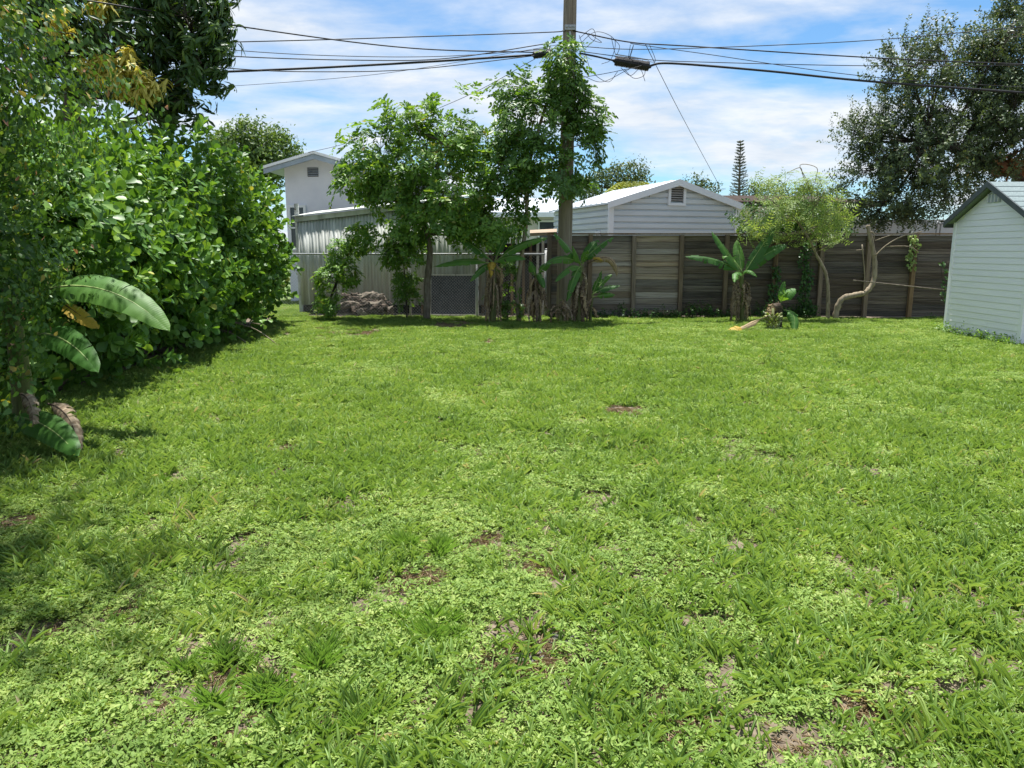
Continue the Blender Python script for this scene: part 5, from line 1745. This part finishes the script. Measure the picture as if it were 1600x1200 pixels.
lp = root('log_pile', (P(570, 492, 17.4).x, 17.4, 0), 'pile of rotting brown logs and bark against the corrugated wall', 'log pile')
for k in range(11):
    rad = random.uniform(.05, .12)
    A = P(random.uniform(532, 560), 490 - 3.0 * k + random.uniform(-3, 3), 17.1 + .05 * k)
    B = P(random.uniform(585, 616), 490 - 2.6 * k + random.uniform(-6, 5), 17.1 + .05 * k + random.uniform(-.1, .2))
    A.z, B.z = max(A.z, rad * .8), max(B.z, rad * .8)
    mb = MB()
    path = [A.lerp(B, i / 9) + Vector((0, random.uniform(-.02, .02), random.uniform(-.025, .025))) for i in range(10)]
    mb.tube(path, [rad * random.uniform(.7, 1.15) for _ in path], 11, wob=.2)
    mb.build('log', M['rot'] if k % 4 else M['bark'], lp)
mb = MB()
for _ in range(60):
    c = P(random.uniform(528, 616), random.uniform(458, 494), random.uniform(17.0, 17.2))
    c.z = max(.02, c.z)
    d = Vector((random.uniform(-.14, .14), random.uniform(-.05, .05), random.uniform(-.05, .06)))
    mb.beam(c, c + d, .05, .012)
tag(mb.build('bark_scraps', M['rot'], lp), kind='stuff')
o = MB().tube(smooth_path([P(690, 506, 17.0), P(760, 504, 16.95), P(830, 505, 16.95)], 5), [.07, .08, .075, .07, .08, .075, .07, .075, .07, .065, .06], 9, wob=.12).build('ground_log', M['rot'], None)
tag(o, 'long brown log lying along the foot of the chain link fence', 'log')

# old narrow picket gate and its little roof behind the bananas
gy_ = 17.7
gate = root('picket_gate', (P(820, 505, gy_).x, gy_, 0), 'old narrow picket screen with peeling slats behind the banana stems', 'gate')
for k, u in enumerate((762, 769, 776, 784, 800, 808, 818, 829, 840, 848)):
    xx = P(u, 440, gy_).x
    MB().box((xx - .03, gy_ - .012 + (k % 2) * .004, .02), (xx + .03, gy_ + .012, P(u, 372 + random.uniform(-3, 3), gy_).z)).build('picket', M['peel_white'] if k in (5, 8, 9) else M['post'], gate)
for v in (395, 478):
    MB().box((P(758, v, gy_).x, gy_ + .014, P(758, v, gy_).z - .03), (P(852, v, gy_).x, gy_ + .05, P(758, v, gy_).z + .03)).build('rail', M['post'], gate)
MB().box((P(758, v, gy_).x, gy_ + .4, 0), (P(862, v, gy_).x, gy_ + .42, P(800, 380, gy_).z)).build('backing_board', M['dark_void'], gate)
MB().hexa([P(828, 369, gy_ - .3), P(870, 367, gy_ - .3), P(870, 362, gy_ + .5), P(828, 364, gy_ + .5)] + [k + Vector((0, 0, .07)) for k in (P(828, 369, gy_ - .3), P(870, 367, gy_ - .3), P(870, 362, gy_ + .5), P(828, 364, gy_ + .5))]).build('roof_board', M['wood'], gate)

# stones flush in the lawn
def stone(u, v, ru, rv, h, label):
    g = G(u, v)
    n = 14
    mb = MB()
    ring0, ring1, ring2 = [], [], []
    z0 = float(ground_z(g.x, g.y))
    for k in range(n):
        a = 2 * math.pi * k / n
        f = random.uniform(.7, 1.15)
        ring0.append((g.x + math.cos(a) * ru * f * 1.05, g.y + math.sin(a) * rv * f * 1.05, z0 - .03))
        ring1.append((g.x + math.cos(a) * ru * f * .9, g.y + math.sin(a) * rv * f * .9, z0 + h * random.uniform(.5, 1)))
        ring2.append((g.x + math.cos(a) * ru * f * .5, g.y + math.sin(a) * rv * f * .5, z0 + h * random.uniform(.8, 1.3)))
    vs = ring0 + ring1 + ring2 + [(g.x, g.y, z0 + h * 1.1)]
    fs = []
    for k in range(n):
        k2 = (k + 1) % n
        fs += [(k, k2, n + k2, n + k), (n + k, n + k2, 2 * n + k2, 2 * n + k), (2 * n + k, 2 * n + k2, 3 * n)]
    tag(mb.add(vs, fs).build('stone', M['stone'], None), label, 'stone', 'stones flush in the lawn')


stone(880, 998, .085, .055, .010, 'flat pale grey stone showing through the near lawn, right one')
stone(822, 1024, .08, .05, .009, 'flat darker grey stone showing through the near lawn, left one')

# weeds along the fence foot
wx = RNG.uniform(post_x[0], 9.5, 900)
wy = FY - .12 - np.abs(RNG.normal(0, .14, 900))
pt3 = np.stack([wx, wy, RNG.uniform(.03, .16, 900) * (1 + (vnoise(wx, wy * 0, 1.2, 8) > .6))], -1)
k = vnoise(wx, wx * 0, 1.1, 9) > .35
pt3 = pt3[k]
wd = leaves_object('fence_weeds', T_HEART, *expand('vine', pt3, np.tile([0, 0, 1.0], (len(pt3), 1)) + RNG.normal(0, .4, (len(pt3), 3)), .8), M['ivy'], None)
sx_ = 8.16 - np.abs(RNG.normal(0, .05, 160))
sy_w = RNG.uniform(11.8, 14.0, 160)
sp3 = np.stack([sx_, sy_w, RNG.uniform(.02, .11, 160)], -1)
sp3 = sp3[vnoise(sx_ * 0, sy_w, 2.3, 14) > .35]
sw = leaves_object('shed_weeds', T_HEART, *expand('vine', sp3, np.tile([0, 0, 1.0], (len(sp3), 1)) + RNG.normal(0, .4, (len(sp3), 3)), .7), M['tree_a'], None)
tag(sw, 'low weeds growing against the foot of the white shed', None, kind='stuff')
tag(wd, 'leafy weeds growing along the foot of the wooden fence', None, kind='stuff')
